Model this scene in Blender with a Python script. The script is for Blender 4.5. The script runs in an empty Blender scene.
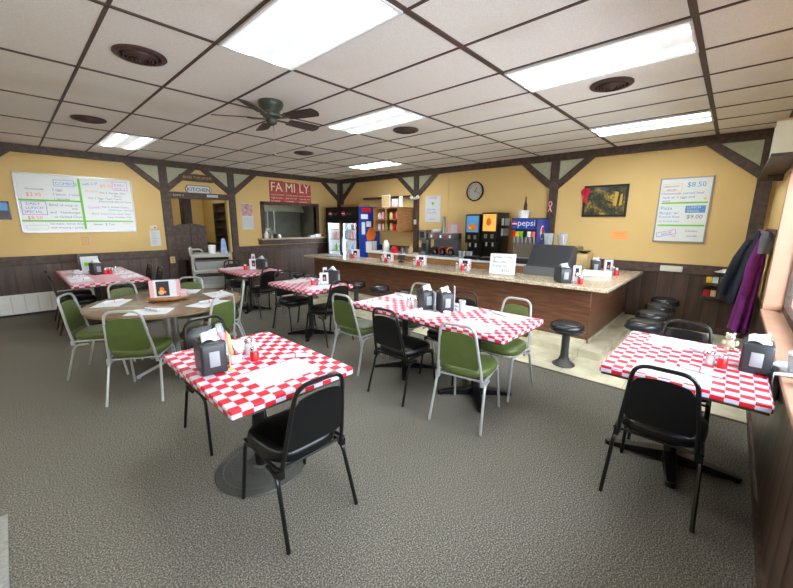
import bpy, bmesh, math, random
from mathutils import Matrix, Vector
random.seed(7)
PI = math.pi
sc = bpy.context.scene
COL = sc.collection
H = 2.877          # ceiling height
CAMZ = 1.634
YA = 8.95          # wall with the kitchen door
XB = 7.10          # wall behind the counter
YC = -0.33         # window wall
XL = -2.6

# ------------------------------------------------------------------ materials
def new_mat(name):
    m = bpy.data.materials.new(name); m.use_nodes = True
    nt = m.node_tree
    return m, nt, nt.nodes['Principled BSDF']
def srgb(r, g, b):
    f = lambda c: (c/255/12.92) if c/255 <= .04045 else ((c/255+.055)/1.055)**2.4
    return (f(r), f(g), f(b), 1)
_mc = {}
def mat(name, col, rough=.5, metal=0, noise=0.0, nscale=30, bump=0.0, bscale=200, emit=0, alpha=1, trans=0, coat=0, spec=.5):
    if name in _mc: return _mc[name]
    m, nt, b = new_mat(name)
    c = srgb(*col)
    b.inputs['Base Color'].default_value = c
    b.inputs['Roughness'].default_value = rough
    b.inputs['Metallic'].default_value = metal
    b.inputs['Specular IOR Level'].default_value = spec
    if trans: b.inputs['Transmission Weight'].default_value = trans
    if coat: b.inputs['Coat Weight'].default_value = coat
    if alpha < 1: b.inputs['Alpha'].default_value = alpha
    if emit:
        b.inputs['Emission Color'].default_value = c
        b.inputs['Emission Strength'].default_value = emit
    tc = nt.nodes.new('ShaderNodeTexCoord')
    if noise:
        n = nt.nodes.new('ShaderNodeTexNoise'); n.inputs['Scale'].default_value = nscale; n.inputs['Detail'].default_value = 4
        r = nt.nodes.new('ShaderNodeValToRGB')
        r.color_ramp.elements[0].position = .3; r.color_ramp.elements[1].position = .7
        r.color_ramp.elements[0].color = [x*(1-noise) for x in c[:3]]+[1]
        r.color_ramp.elements[1].color = [min(1, x*(1+noise)) for x in c[:3]]+[1]
        nt.links.new(tc.outputs['Object'], n.inputs['Vector'])
        nt.links.new(n.outputs['Fac'], r.inputs['Fac'])
        nt.links.new(r.outputs['Color'], b.inputs['Base Color'])
    if bump:
        n2 = nt.nodes.new('ShaderNodeTexNoise'); n2.inputs['Scale'].default_value = bscale; n2.inputs['Detail'].default_value = 3
        bp = nt.nodes.new('ShaderNodeBump'); bp.inputs['Strength'].default_value = bump; bp.inputs['Distance'].default_value = .004
        nt.links.new(tc.outputs['Object'], n2.inputs['Vector'])
        nt.links.new(n2.outputs['Fac'], bp.inputs['Height'])
        nt.links.new(bp.outputs['Normal'], b.inputs['Normal'])
    _mc[name] = m
    return m
def mth(nt, op, a, b=None, c=None):
    n = nt.nodes.new('ShaderNodeMath'); n.operation = op
    for i, v in enumerate((a, b, c)):
        if v is None: continue
        if isinstance(v, (int, float)): n.inputs[i].default_value = v
        else: nt.links.new(v, n.inputs[i])
    return n.outputs[0]
def mixc(nt, fac, a, b):
    n = nt.nodes.new('ShaderNodeMix'); n.data_type = 'RGBA'
    ins = [n.inputs[0], n.inputs[6], n.inputs[7]]
    for s, v in zip(ins, (fac, a, b)):
        if isinstance(v, (int, float, tuple)): s.default_value = v
        else: nt.links.new(v, s)
    return n.outputs[2]
def objxyz(nt, scale=None):
    tc = nt.nodes.new('ShaderNodeTexCoord'); s = nt.nodes.new('ShaderNodeSeparateXYZ')
    nt.links.new(tc.outputs['Object'], s.inputs[0])
    return tc.outputs['Object'], s.outputs
def noise(nt, vec, scale, detail=3, stretch=None):
    n = nt.nodes.new('ShaderNodeTexNoise'); n.inputs['Scale'].default_value = scale; n.inputs['Detail'].default_value = detail
    if stretch:
        mp = nt.nodes.new('ShaderNodeMapping'); mp.inputs['Scale'].default_value = stretch
        nt.links.new(vec, mp.inputs['Vector']); vec = mp.outputs[0]
    nt.links.new(vec, n.inputs['Vector'])
    return n.outputs['Fac']
def ramp(nt, fac, stops):
    r = nt.nodes.new('ShaderNodeValToRGB'); e = r.color_ramp.elements
    e[0].position, e[0].color = stops[0]; e[1].position, e[1].color = stops[-1]
    for p, c in stops[1:-1]:
        k = e.new(p); k.color = c
    nt.links.new(fac, r.inputs['Fac'])
    return r.outputs['Color']
def bumpn(nt, b, h, strength, dist=.004):
    bp = nt.nodes.new('ShaderNodeBump'); bp.inputs['Strength'].default_value = strength; bp.inputs['Distance'].default_value = dist
    nt.links.new(h, bp.inputs['Height']); nt.links.new(bp.outputs['Normal'], b.inputs['Normal'])

def m_carpet():
    m, nt, b = new_mat('carpet'); v, s = objxyz(nt)
    n1 = noise(nt, v, 130, 2); n2 = noise(nt, v, 1.1, 3); n3 = noise(nt, v, 290, 2)
    f = mth(nt, 'ADD', mth(nt, 'MULTIPLY', n1, .7), mth(nt, 'MULTIPLY', n3, .3))
    c = ramp(nt, f, [(.34, srgb(44, 42, 39)), (.5, srgb(98, 95, 89)), (.66, srgb(164, 160, 152))])
    c2 = mixc(nt, mth(nt, 'MULTIPLY', n2, .35), c, srgb(98, 92, 74))
    nt.links.new(c2, b.inputs['Base Color']); b.inputs['Roughness'].default_value = .95
    b.inputs['Specular IOR Level'].default_value = .15
    bumpn(nt, b, f, .35, .004)
    return m
def m_checker(name='red_white_check', sq=.058):
    m, nt, b = new_mat(name); v, s = objxyz(nt)
    def par(o, off): return mth(nt, 'MODULO', mth(nt, 'FLOOR', mth(nt, 'ADD', mth(nt, 'DIVIDE', o, sq), 200+off)), 2)
    # the vinyl turns down over the edge, so use the summed height too
    x = mth(nt, 'ADD', par(s[0], .5), par(s[1], .5))
    zz = mth(nt, 'LESS_THAN', s[2], .742)
    x = mth(nt, 'MODULO', mth(nt, 'ADD', x, zz), 2)
    nz = noise(nt, v, 9, 3)
    white = mixc(nt, nz, srgb(212, 212, 230), srgb(196, 197, 220))
    red = mixc(nt, nz, srgb(222, 32, 48), srgb(200, 16, 40))
    nt.links.new(mixc(nt, x, white, red), b.inputs['Base Color'])
    b.inputs['Roughness'].default_value = .45
    return m
def m_panel(axis, name, gw=.04):
    m, nt, b = new_mat(name); v, s = objxyz(nt)
    u = s[0] if axis == 'x' else s[1]
    f = mth(nt, 'FRACT', mth(nt, 'DIVIDE', u, .2))
    g = mth(nt, 'LESS_THAN', f, gw)
    idx = mth(nt, 'FLOOR', mth(nt, 'DIVIDE', u, .2))
    w = nt.nodes.new('ShaderNodeTexWhiteNoise'); w.noise_dimensions = '1D'; nt.links.new(idx, w.inputs['W'])
    n = noise(nt, v, 14, 5, (1, 1, .12))
    base = ramp(nt, mth(nt, 'ADD', mth(nt, 'MULTIPLY', n, .7), mth(nt, 'MULTIPLY', w.outputs['Value'], .25)),
                [(.2, srgb(50, 34, 26)), (.5, srgb(78, 58, 48)), (.8, srgb(104, 80, 67))])
    nt.links.new(mixc(nt, g, base, srgb(26, 18, 14)), b.inputs['Base Color'])
    b.inputs['Roughness'].default_value = .42
    bumpn(nt, b, mth(nt, 'MULTIPLY', g, -1), .6, .004)
    return m
def m_wood(name, c0, c1, c2, stretch=(1, 1, 8), sc_=6, rough=.4):
    m, nt, b = new_mat(name); v, s = objxyz(nt)
    n = noise(nt, v, sc_, 5, stretch)
    nt.links.new(ramp(nt, n, [(.3, srgb(*c0)), (.5, srgb(*c1)), (.7, srgb(*c2))]), b.inputs['Base Color'])
    b.inputs['Roughness'].default_value = rough
    return m
def m_tile():
    m, nt, b = new_mat('ceiling_tile'); v, s = objxyz(nt)
    n = noise(nt, v, 160, 3); n2 = noise(nt, v, .9, 4)
    c = ramp(nt, n, [(.3, srgb(224, 219, 213)), (.6, srgb(242, 238, 232))])
    c = mixc(nt, ramp(nt, n2, [(.55, (0, 0, 0, 1)), (.8, (.45, .45, .45, 1))]), c, srgb(205, 192, 172))
    nt.links.new(c, b.inputs['Base Color']); b.inputs['Roughness'].default_value = .9
    bumpn(nt, b, n, .35, .003)
    return m
def m_granite():
    m, nt, b = new_mat('counter_laminate'); v, s = objxyz(nt)
    n = noise(nt, v, 55, 4); n2 = noise(nt, v, 14, 4)
    c = ramp(nt, n, [(.32, srgb(120, 98, 76)), (.45, srgb(176, 156, 130)), (.6, srgb(214, 200, 178)), (.75, srgb(232, 224, 208))])
    c = mixc(nt, mth(nt, 'MULTIPLY', n2, .4), c, srgb(196, 178, 150))
    nt.links.new(c, b.inputs['Base Color']); b.inputs['Roughness'].default_value = .16
    return m
def m_paint():
    m, nt, b = new_mat('tan_wall_paint'); v, s = objxyz(nt)
    n = noise(nt, v, 2.2, 4); n2 = noise(nt, v, 140, 3)
    nt.links.new(mixc(nt, n, srgb(219, 188, 128), srgb(210, 178, 117)), b.inputs['Base Color'])
    b.inputs['Roughness'].default_value = .7; bumpn(nt, b, n2, .25, .002)
    return m
def m_vinylfloor():
    m, nt, b = new_mat('cream_vinyl_floor'); v, s = objxyz(nt)
    n = noise(nt, v, 5, 5)
    c = ramp(nt, n, [(.35, srgb(196, 188, 160)), (.65, srgb(226, 220, 196))])
    gx = mth(nt, 'LESS_THAN', mth(nt, 'FRACT', mth(nt, 'DIVIDE', s[1], .61)), .012)
    nt.links.new(mixc(nt, mth(nt, 'MULTIPLY', gx, .5), c, srgb(120, 108, 84)), b.inputs['Base Color'])
    b.inputs['Roughness'].default_value = .35
    return m

M = {}
M['carpet'] = m_carpet(); M['check'] = m_checker()
M['panelx'] = m_panel('x', 'dark_panelling_x'); M['panely'] = m_panel('y', 'dark_panelling_y')
M['panelwide'] = m_panel('x', 'dark_grooved_panelling', .13); M['tile'] = m_tile(); M['granite'] = m_granite(); M['paint'] = m_paint(); M['vinylfloor'] = m_vinylfloor()
M['beam'] = m_wood('dark_beam_wood', (58, 44, 38), (74, 58, 50), (90, 72, 62), (3, 3, 3), 5, .55)
M['counterwood'] = m_wood('counter_wood', (84, 54, 38), (102, 67, 48), (120, 82, 60), (1.2, 1.2, 12), 3, .3)
M['tanwood'] = m_wood('tan_wood', (142, 98, 58), (164, 116, 72), (182, 134, 88), (1.5, 1.5, 9), 4, .45)
M['tabletop'] = m_wood('brown_laminate', (118, 98, 78), (126, 105, 84), (134, 112, 91), (3, 1.2, 3), 4, .2)
M['basket'] = m_wood('tray_wood', (158, 98, 48), (182, 122, 66), (206, 148, 88), (2, 2, 10), 8, .4)
M['infill'] = mat('pale_green_panel', (176, 178, 150), .6, noise=.08, nscale=20)
M['grid'] = mat('grid_bar_brown', (84, 66, 58), .6, noise=.15, nscale=12)
M['ventbrown'] = mat('vent_brown', (72, 50, 46), .5)
M['black'] = mat('black_metal', (14, 14, 15), .28, 0, spec=.5)
M['blackvinyl'] = mat('black_vinyl', (11, 11, 13), .3, bump=.12, bscale=260, spec=.4)
M['bstool'] = mat('stool_vinyl', (38, 39, 41), .25)
M['green'] = mat('green_vinyl', (80, 94, 46), .34, noise=.12, nscale=10, bump=.25, bscale=260)
M['silver'] = mat('silver_paint', (176, 178, 178), .36, .35)
M['chrome'] = mat('chrome', (205, 205, 208), .14, 1)
M['steel'] = mat('brushed_steel', (150, 150, 150), .32, .9)
M['iron'] = mat('grey_cast_iron', (74, 74, 72), .5, .3)
M['darkplastic'] = mat('dark_grey_plastic', (46, 48, 52), .4)
M['midgrey'] = mat('mid_grey_plastic', (100, 102, 106), .45)
M['paper'] = mat('white_paper', (210, 214, 221), .8)
M['white'] = mat('white_plastic', (232, 234, 236), .4)
M['labelgrey'] = mat('label_grey', (150, 154, 160), .5)
M['cream'] = mat('cream_enamel', (212, 210, 194), .45)
M['red'] = mat('red_plastic', (206, 20, 28), .3)
M['pinkpaper'] = mat('pink_paper', (240, 160, 176), .7)
M['orangepaper'] = mat('orange_paper', (246, 168, 96), .7)
M['yellow'] = mat('yellow_item', (238, 196, 40), .5)
M['ochre'] = mat('ochre_paint', (196, 160, 60), .5)
M['tan'] = mat('tan_card', (206, 178, 128), .7)
M['greytape'] = mat('green_tape', (110, 190, 60), .5)
M['ink'] = mat('dark_ink', (104, 110, 128), .6); M['redink'] = mat('red_ink', (226, 110, 110), .6)
M['blueink'] = mat('blue_ink', (84, 140, 196), .6); M['purpleink'] = mat('purple_ink', (124, 108, 186), .6)
M['magink'] = mat('magenta_ink', (206, 96, 200), .6); M['orink'] = mat('orange_ink', (232, 160, 90), .6)
M['blackink'] = mat('black_ink', (20, 20, 24), .6)
M['greyboard'] = mat('whiteboard', (216, 220, 220), .25)
M['blue'] = mat('cola_blue', (22, 62, 160), .35); M['deepblue'] = mat('navy_graphic', (14, 26, 92), .35)
M['glassy'] = mat('clear_glass', (235, 240, 242), .05, alpha=.10)
M['frostplastic'] = mat('translucent_plastic', (205, 210, 215), .2, alpha=.5)
M['dirtyglass'] = mat('shaker_glass', (215, 215, 215), .08, alpha=.45)
M['jamb'] = mat('pinkish_window_wood', (176, 136, 112), .5, noise=.08, nscale=6)
M['bluebin'] = mat('bus_cart_grey', (168, 166, 160), .5); M['bin'] = mat('bus_bin_grey', (150, 152, 152), .5)
M['purple'] = mat('purple_coat_cloth', (108, 26, 108), .85, noise=.25, nscale=8)
M['navy'] = mat('navy_coat_cloth', (24, 30, 44), .8, noise=.25, nscale=8)
M['greycloth'] = mat('grey_cloth', (96, 100, 108), .85)
M['bear'] = mat('bear_plush', (184, 174, 150), .95, bump=.8, bscale=120)
M['ribbon'] = mat('ribbon_red', (206, 24, 60), .45)
M['matgrey'] = mat('grey_mat', (140, 140, 136), .9, noise=.2, nscale=60)
M['kitchenwall'] = mat('kitchen_wall', (222, 190, 120), .6)
M['kitchensteel'] = mat('kitchen_grey', (150, 154, 140), .4, .2, noise=.1, nscale=4)
M['fangreen'] = mat('fan_verdigris', (66, 70, 62), .45, .2)
M['blade'] = mat('fan_blade_brown', (60, 44, 42), .45, noise=.2, nscale=12)
M['orange'] = mat('orange_graphic', (236, 120, 28), .4)
M['skyblue'] = mat('light_blue_graphic', (90, 160, 220), .4)
M['coffee'] = mat('coffee_dark', (30, 16, 10), .2)
def m_tube():
    m, nt, b = new_mat('lamp_diffuser'); v, s = objxyz(nt)
    # two tubes behind a prismatic diffuser: brighter bands over the tubes
    w = mth(nt, 'ABSOLUTE', mth(nt, 'SUBTRACT', mth(nt, 'ABSOLUTE', s[0]), .15))
    f = mth(nt, 'SUBTRACT', 1.0, mth(nt, 'MULTIPLY', mth(nt, 'MINIMUM', mth(nt, 'MULTIPLY', mth(nt, 'MULTIPLY', w, w), 170), 1.0), .988))
    b.inputs['Base Color'].default_value = srgb(235, 240, 242)
    b.inputs['Emission Color'].default_value = (.93, 1.0, .985, 1)
    nt.links.new(mth(nt, 'MULTIPLY', f, TUBE), b.inputs['Emission Strength'])
    return m
TUBE = 19.0
M['tube'] = m_tube()
M['coolerlight'] = mat('cooler_lamp', (225, 240, 255), .4, emit=26)
M['juicelight'] = mat('lit_juice_panel', (250, 170, 80), .4, emit=.25)

# ------------------------------------------------------------------ mesh builder
class MB:
    def __init__(s): s.v = []; s.f = []; s.mi = []; s.mats = []; s.T = Matrix(); s.m = 0
    def use(s, m):
        if isinstance(m, str): m = M[m]
        if m not in s.mats: s.mats.append(m)
        s.m = s.mats.index(m); return s
    def at(s, x=0, y=0, z=0, rz=0, rx=0, ry=0):
        s.T = Matrix.Translation((x, y, z)) @ Matrix.Rotation(rz, 4, 'Z') @ Matrix.Rotation(ry, 4, 'Y') @ Matrix.Rotation(rx, 4, 'X'); return s
    def add(s, vs, fs):
        n = len(s.v)
        s.v += [tuple(s.T @ Vector(p)) for p in vs]
        s.f += [tuple(i+n for i in f) for f in fs]; s.mi += [s.m]*len(fs); return s
    def box(s, x0, x1, y0, y1, z0, z1):
        return s.add([(x0, y0, z0), (x1, y0, z0), (x1, y1, z0), (x0, y1, z0), (x0, y0, z1), (x1, y0, z1), (x1, y1, z1), (x0, y1, z1)],
                     [(0, 3, 2, 1), (4, 5, 6, 7), (0, 1, 5, 4), (1, 2, 6, 5), (2, 3, 7, 6), (3, 0, 4, 7)])
    def rbox(s, x0, x1, y0, y1, z0, z1, r=.01, seg=2):
        bm = bmesh.new(); bmesh.ops.create_cube(bm, size=1)
        for v in bm.verts:
            v.co = Vector(((x0+x1)/2+v.co.x*(x1-x0), (y0+y1)/2+v.co.y*(y1-y0), (z0+z1)/2+v.co.z*(z1-z0)))
        bmesh.ops.bevel(bm, geom=list(bm.edges), offset=r, segments=seg, profile=.5, affect='EDGES')
        s.add([tuple(v.co) for v in bm.verts], [tuple(v.index for v in f.verts) for f in bm.faces]); bm.free(); return s
    def prism(s, poly, z0, z1, top=None):      # polygon in XY, extruded in Z; top = other polygon
        n = len(poly); top = top or poly
        vs = [(x, y, z0) for x, y in poly]+[(x, y, z1) for x, y in top]
        fs = [tuple(range(n-1, -1, -1)), tuple(range(n, 2*n))]+[(i, (i+1) % n, n+(i+1) % n, n+i) for i in range(n)]
        return s.add(vs, fs)
    def lathe(s, prof, n=24, cap=True):        # prof: (r, z)
        vs = []; fs = []
        for r, z in prof:
            for k in range(n):
                a = 2*PI*k/n; vs.append((r*math.cos(a), r*math.sin(a), z))
        for j in range(len(prof)-1):
            for k in range(n):
                a = j*n+k; b = j*n+(k+1) % n; fs.append((a, b, b+n, a+n))
        if cap:
            fs.append(tuple(range(n-1, -1, -1))); L = (len(prof)-1)*n; fs.append(tuple(range(L, L+n)))
        return s.add(vs, fs)
    def cyl(s, x, y, z0, z1, r, n=16, r2=None):
        r2 = r if r2 is None else r2; vs = []; 
        for rr, z in ((r, z0), (r2, z1)):
            for k in range(n): vs.append((x+rr*math.cos(2*PI*k/n), y+rr*math.sin(2*PI*k/n), z))
        fs = [tuple(range(n-1, -1, -1)), tuple(range(n, 2*n))]+[(k, (k+1) % n, n+(k+1) % n, n+k) for k in range(n)]
        return s.add(vs, fs)
    def tube(s, pts, r, n=8, closed=False):
        P = [Vector(p) for p in pts]; L = len(P); vs = []; fs = []
        up = None
        for i in range(L):
            if closed: t = (P[(i+1) % L]-P[i-1]).normalized()
            else: t = (P[min(i+1, L-1)]-P[max(i-1, 0)]).normalized()
            if up is None:
                up = t.orthogonal().normalized()
            up = (up-t*up.dot(t)).normalized(); w = t.cross(up)
            rr = r[i] if isinstance(r, (list, tuple)) else r
            for k in range(n):
                a = 2*PI*k/n; vs.append(tuple(P[i]+(up*math.cos(a)+w*math.sin(a))*rr))
        for i in range(L if closed else L-1):
            for k in range(n):
                a = i*n+k; b = i*n+(k+1) % n; c = ((i+1) % L)*n
                fs.append((a, b, c+(k+1) % n, c+k))
        if not closed:
            fs.append(tuple(range(n-1, -1, -1))); fs.append(tuple(range((L-1)*n, L*n)))
        return s.add(vs, fs)
    def ball(s, x, y, z, rx, ry=None, rz=None, n=14, m=9):
        ry = ry or rx; rz = rz or rx; vs = [(x, y, z-rz)]; fs = []
        for j in range(1, m):
            t = PI*j/m
            for k in range(n): vs.append((x+rx*math.sin(t)*math.cos(2*PI*k/n), y+ry*math.sin(t)*math.sin(2*PI*k/n), z-rz*math.cos(t)))
        vs.append((x, y, z+rz)); e = len(vs)-1
        for k in range(n):
            fs.append((0, 1+(k+1) % n, 1+k))
            for j in range(m-2):
                a = 1+j*n+k; b = 1+j*n+(k+1) % n; fs.append((a, b, b+n, a+n))
            a = 1+(m-2)*n; fs.append((a+k, a+(k+1) % n, e))
        return s.add(vs, fs)
    def grid(s, fn, nu, nv, closed_u=False):   # surface from fn(u,v)
        vs = [fn(i/nu, j/nv) for j in range(nv+1) for i in range(nu+1)]
        fs = [(j*(nu+1)+i, j*(nu+1)+i+1, (j+1)*(nu+1)+i+1, (j+1)*(nu+1)+i) for j in range(nv) for i in range(nu)]
        return s.add(vs, fs)
    def text(s, txt, size, x, y, z=0, rot=0, thick=.0006, align='LEFT', sx=1):
        cu = bpy.data.curves.new('t', 'FONT'); cu.body = txt; cu.size = size; cu.align_x = align; cu.extrude = thick/2; cu.resolution_u = 2
        o = bpy.data.objects.new('t', cu); COL.objects.link(o)
        dg = bpy.context.evaluated_depsgraph_get(); me = bpy.data.meshes.new_from_object(o.evaluated_get(dg))
        c, q = math.cos(rot), math.sin(rot)
        s.add([(x+(v.co.x*c*sx-v.co.y*q), y+(v.co.x*q*sx+v.co.y*c), z+v.co.z) for v in me.vertices], [tuple(p.vertices) for p in me.polygons])
        bpy.data.objects.remove(o); bpy.data.curves.remove(cu); bpy.data.meshes.remove(me); return s
    def build(s, name, m=None, parent=None, bevel=0, ang=40, solid=0):
        me = bpy.data.meshes.new(name); me.from_pydata(s.v, [], s.f)
        if m is not None:
            me.materials.append(M[m] if isinstance(m, str) else m)
        else:
            for q in s.mats: me.materials.append(q)
            me.polygons.foreach_set('material_index', s.mi)
        me.validate(); me.shade_smooth(); me.set_sharp_from_angle(angle=math.radians(ang)); me.update()
        o = bpy.data.objects.new(name, me); COL.objects.link(o)
        if parent: o.parent = parent
        if bevel:
            b = o.modifiers.new('b', 'BEVEL'); b.width = bevel; b.segments = 2; b.limit_method = 'ANGLE'
        if solid:
            b = o.modifiers.new('s', 'SOLIDIFY'); b.thickness = solid
        return o
def fillet(pts, r, n=5):
    P = [Vector(p) for p in pts]; out = [P[0]]
    for i in range(1, len(P)-1):
        a = (P[i-1]-P[i]); b = (P[i+1]-P[i]); d = min(r, a.length*.49, b.length*.49)
        A = P[i]+a.normalized()*d; B = P[i]+b.normalized()*d
        for k in range(n+1):
            t = k/n; out.append(A*(1-t)**2+P[i]*2*t*(1-t)+B*t*t)
    out.append(P[-1]); return out

def tag(o, label, cat, group=None):
    o['label'] = label; o['category'] = cat
    if group: o['group'] = group
    return o
def thing(name, label, cat, loc=(0, 0, 0), rz=0, group=None):
    o = bpy.data.objects.new(name, None); COL.objects.link(o); o.location = loc; o.rotation_euler = (0, 0, rz)
    o.empty_display_size = .05
    return tag(o, label, cat, group)
def struct(name, mb, m=None, parent=None, **k):
    o = mb.build(name, m, parent, **k)
    if not parent: o['kind'] = 'structure'
    return o
def dup(root, label, loc, rz=0, group=None):
    r = root.copy(); COL.objects.link(r); r.location = loc; r.rotation_euler = (0, 0, rz); r['label'] = label
    if group: r['group'] = group
    for ch in list(root.children):
        c = ch.copy(); COL.objects.link(c); c.parent = r
        for g in list(ch.children):
            d = g.copy(); COL.objects.link(d); d.parent = c
    return r

# ------------------------------------------------------------------ room shell
struct('floor', MB().box(XL, 3.98, YC, YA, -.05, 0), 'carpet')
struct('floor', MB().box(3.98, XB, YC, YA, -.05, -.001), 'vinylfloor')
struct('floor', MB().box(4.66, XB, .98, YA, 0, .10), 'vinylfloor', bevel=.008)
struct('trim_1', MB().box(3.965, 3.995, YC, YA, 0, .004), 'grid')
struct('ceiling', MB().box(XL, XB, YC-.3, YA, H, H+.05), 'tile')
GX = lambda i: -.017+.61*i
GY = lambda j: .354+1.262*j
g = MB()
for i in range(-3, 12): g.box(GX(i)-.011, GX(i)+.011, YC, YA, H-.006, H+.01)
for j in range(0, 7):
    w = .02 if j in (0, 1) else .013
    g.box(XL, XB, GY(j)-w, GY(j)+w, H-.008, H+.01)
struct('trim_2', g, 'grid')

# wall behind kitchen door (y = YA) with two openings
DX0, DX1, DZ = 2.50, 3.68, 2.12
PX0, PX1, PZ0, PZ1 = 4.6, 6.19, 1.20, 2.06
T = .12
w = MB()
for x0, x1, z0, z1 in ((XL, DX0, .9, H), (DX0, DX1, DZ, H), (DX1, PX0, .9, H), (PX0, PX1, .9, PZ0), (PX0, PX1, PZ1, H), (PX1, XB+T, .9, H)):
    w.box(x0, x1, YA, YA+T, z0, z1)
w.box(XL, DX0, YA, YA+T, 0, .9).box(DX1, XB+T, YA, YA+T, 0, .9)
struct('wall_back', w, 'paint')
w = MB(); w.box(XL, DX0-.02, YA-.014, YA, 0, .9).box(DX1+.02, XB, YA-.014, YA, 0, .9)
struct('wall_back_panelling', w, 'panelx')
# wall behind counter
struct('wall_right', MB().box(XB, XB+T, YC-.3, YA, 0, H), 'paint')
struct('wall_right_panelling', MB().box(XB-.014, XB, YC, YA, 0, .9), 'panely')
struct('wall_left', MB().box(XL-T, XL, YC-.3, YA+T, 0, H), 'paint')
# window wall, a thick wall with a deep recess
WX0, WX1, WZ0, WZ1 = -.9, 5.05, .80, 2.12
w = MB()
w.box(XL, XB, YC-.27, YC, 0, WZ0-.03).box(XL, XB, YC-.27, YC, WZ1, H).box(XL, WX0, YC-.27, YC, WZ0-.03, WZ1).box(WX1, XB, YC-.27, YC, WZ0-.03, WZ1)
struct('wall_front', w, 'paint')
struct('wall_front_panelling', MB().box(XL, XB, YC, YC+.014, 0, WZ0-.03), 'panelwide')
w = MB()
w.box(WX0, WX1, YC-.27, YC+.03, WZ0-.03, WZ0)                                  # sill board
w.box(WX1-.02, WX1, YC-.27, YC+.02, WZ0, WZ1).box(WX0, WX0+.02, YC-.27, YC+.02, WZ0, WZ1).box(WX0, WX1, YC-.27, YC+.02, WZ1-.02, WZ1)
w.box(WX1, WX1+.07, YC, YC+.02, WZ0-.08, WZ1+.07).box(WX0-.07, WX0, YC, YC+.02, WZ0-.08, WZ1+.07).box(WX0-.07, WX1+.07, YC, YC+.02, WZ1, WZ1+.07)
win = struct('window_1', w, 'jamb', bevel=.006)
w = MB()
for x in (WX0, 1.08, 3.06, WX1):
    a = max(x-.04, WX0); b = min(x+.04, WX1); w.box(a, b, YC-.17, YC-.12, WZ0, WZ1)
w.box(WX0, WX1, YC-.17, YC-.12, WZ0, WZ0+.06).box(WX0, WX1, YC-.17, YC-.12, WZ1-.06, WZ1)
w.build('window_frame', 'beam', win)
MB().box(WX0, WX1, YC-.148, YC-.142, WZ0+.05, WZ1-.05).build('pane', 'glassy', win)

# beams, posts, braces
w = MB()
w.box(XL, XB, YA-.05, YA, H-.13, H).box(XB-.05, XB, YC, YA, H-.13, H).box(XL, XB, YC, YC+.04, H-.1, H)
struct('trim_3', w, 'beam', bevel=.004)
w = MB(); w.box(XL, DX0-.1, YA-.045, YA, .87, 1.02).box(DX1+.16, XB, YA-.045, YA, .87, 1.02).box(XB-.045, XB, YC, YA, .87, 1.02)
struct('trim_4', w, 'beam', bevel=.006)
def brace(mb, px, y, horiz, z0, side):   # in local wall plane: u along wall
    pass
def wallmat(side):
    # local frame: X = to the right along the wall as seen from the room, Y = up, Z = out of the wall
    if side == 'A': return Matrix(((1, 0, 0, 0), (0, 0, -1, YA), (0, 1, 0, 0), (0, 0, 0, 1)))
    if side == 'B': return Matrix(((0, 0, -1, XB), (-1, 0, 0, 0), (0, 1, 0, 0), (0, 0, 0, 1)))
WA, WB = wallmat('A'), wallmat('B')
def post(side, u, n, left=True, right=True, half=0, reach=.65):
    Wm = WA if side == 'A' else WB
    w = MB(); w.T = Wm
    hw = .075
    w.box(u-hw if half != 1 else u, u+hw if half != -1 else u, 0, H-.12, 0, .055)
    inf = MB(); inf.T = Wm
    for s, on in ((-1, left), (1, right)):
        if not on: continue
        z0 = 2.25; z1 = H-.13; uu = u+s*reach
        a = (u+s*hw, z0); b = (u+s*hw, z0+.155); c = (uu-s*.165, z1); d = (uu, z1)
        poly = [a, d, c, b]
        if s < 0: poly = poly[::-1]
        w.prism(poly, 0, .05)
        tri = [(u+s*hw, z0+.12), (uu-s*.12, z1), (u+s*hw, z1)]
        if s < 0: tri = tri[::-1]
        inf.prism(tri, 0, .022)
    o = struct('trim_%d' % n, w, 'beam', bevel=.004)
    if left or right: inf.build('infill_panel', 'infill', o)
post('A', 2.40, 5); post('A', 3.80, 6); post('A', -.42, 7, left=False); post('A', XB-.055, 8, right=False, half=-1)
post('B', -(YA-.10), 9, left=False); post('B', -5.90, 10); post('B', -2.57, 11); post('B', .21, 12, right=False, reach=.68)
# door lintel, pass-through frame
w = MB(); w.T = WA
w.box(DX0-.03, DX1+.05, DZ-.0, DZ+.13, 0, .05).box(DX0-.03, DX0+.0, 0, DZ, -.12, .03)
door = struct('door_1', w, 'beam', bevel=.004)
w = MB(); w.T = WA
w.box(PX0-.09, PX0, PZ0-.02, PZ1+.07, -.12, .03).box(PX1, PX1+.09, PZ0-.02, PZ1+.07, -.12, .03).box(PX0-.09, PX1+.09, PZ1, PZ1+.08, -.12, .03)
pw = struct('window_2', w, 'beam', bevel=.004)
w = MB(); w.T = WA
w.use('granite').box(PX0-.22, PX1+.3, PZ0-.03, PZ0+.005, -.12, .26)
w.use('beam').box(PX0-.2, PX1+.28, PZ0-.15, PZ0-.03, 0, .20)
w.build('serving_sill', None, pw, bevel=.004)
# baseboards
struct('baseboard_back', MB().box(XL, DX0-.1, YA-.03, YA-.014, 0, .09).box(DX1+.15, 4.6, YA-.03, YA-.014, 0, .09), 'beam')
struct('baseboard_right', MB().box(XB-.03, XB-.014, YC+.02, .95, 0, .09), 'beam')
struct('baseboard_front', MB().box(XL, XB-.03, YC+.014, YC+.03, 0, .07), 'beam')
# batten line on the wall behind counter
struct('trim_13', MB().box(XB-.008, XB, 4.955, 4.975, 1.02, H-.13), 'tan')

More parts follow.
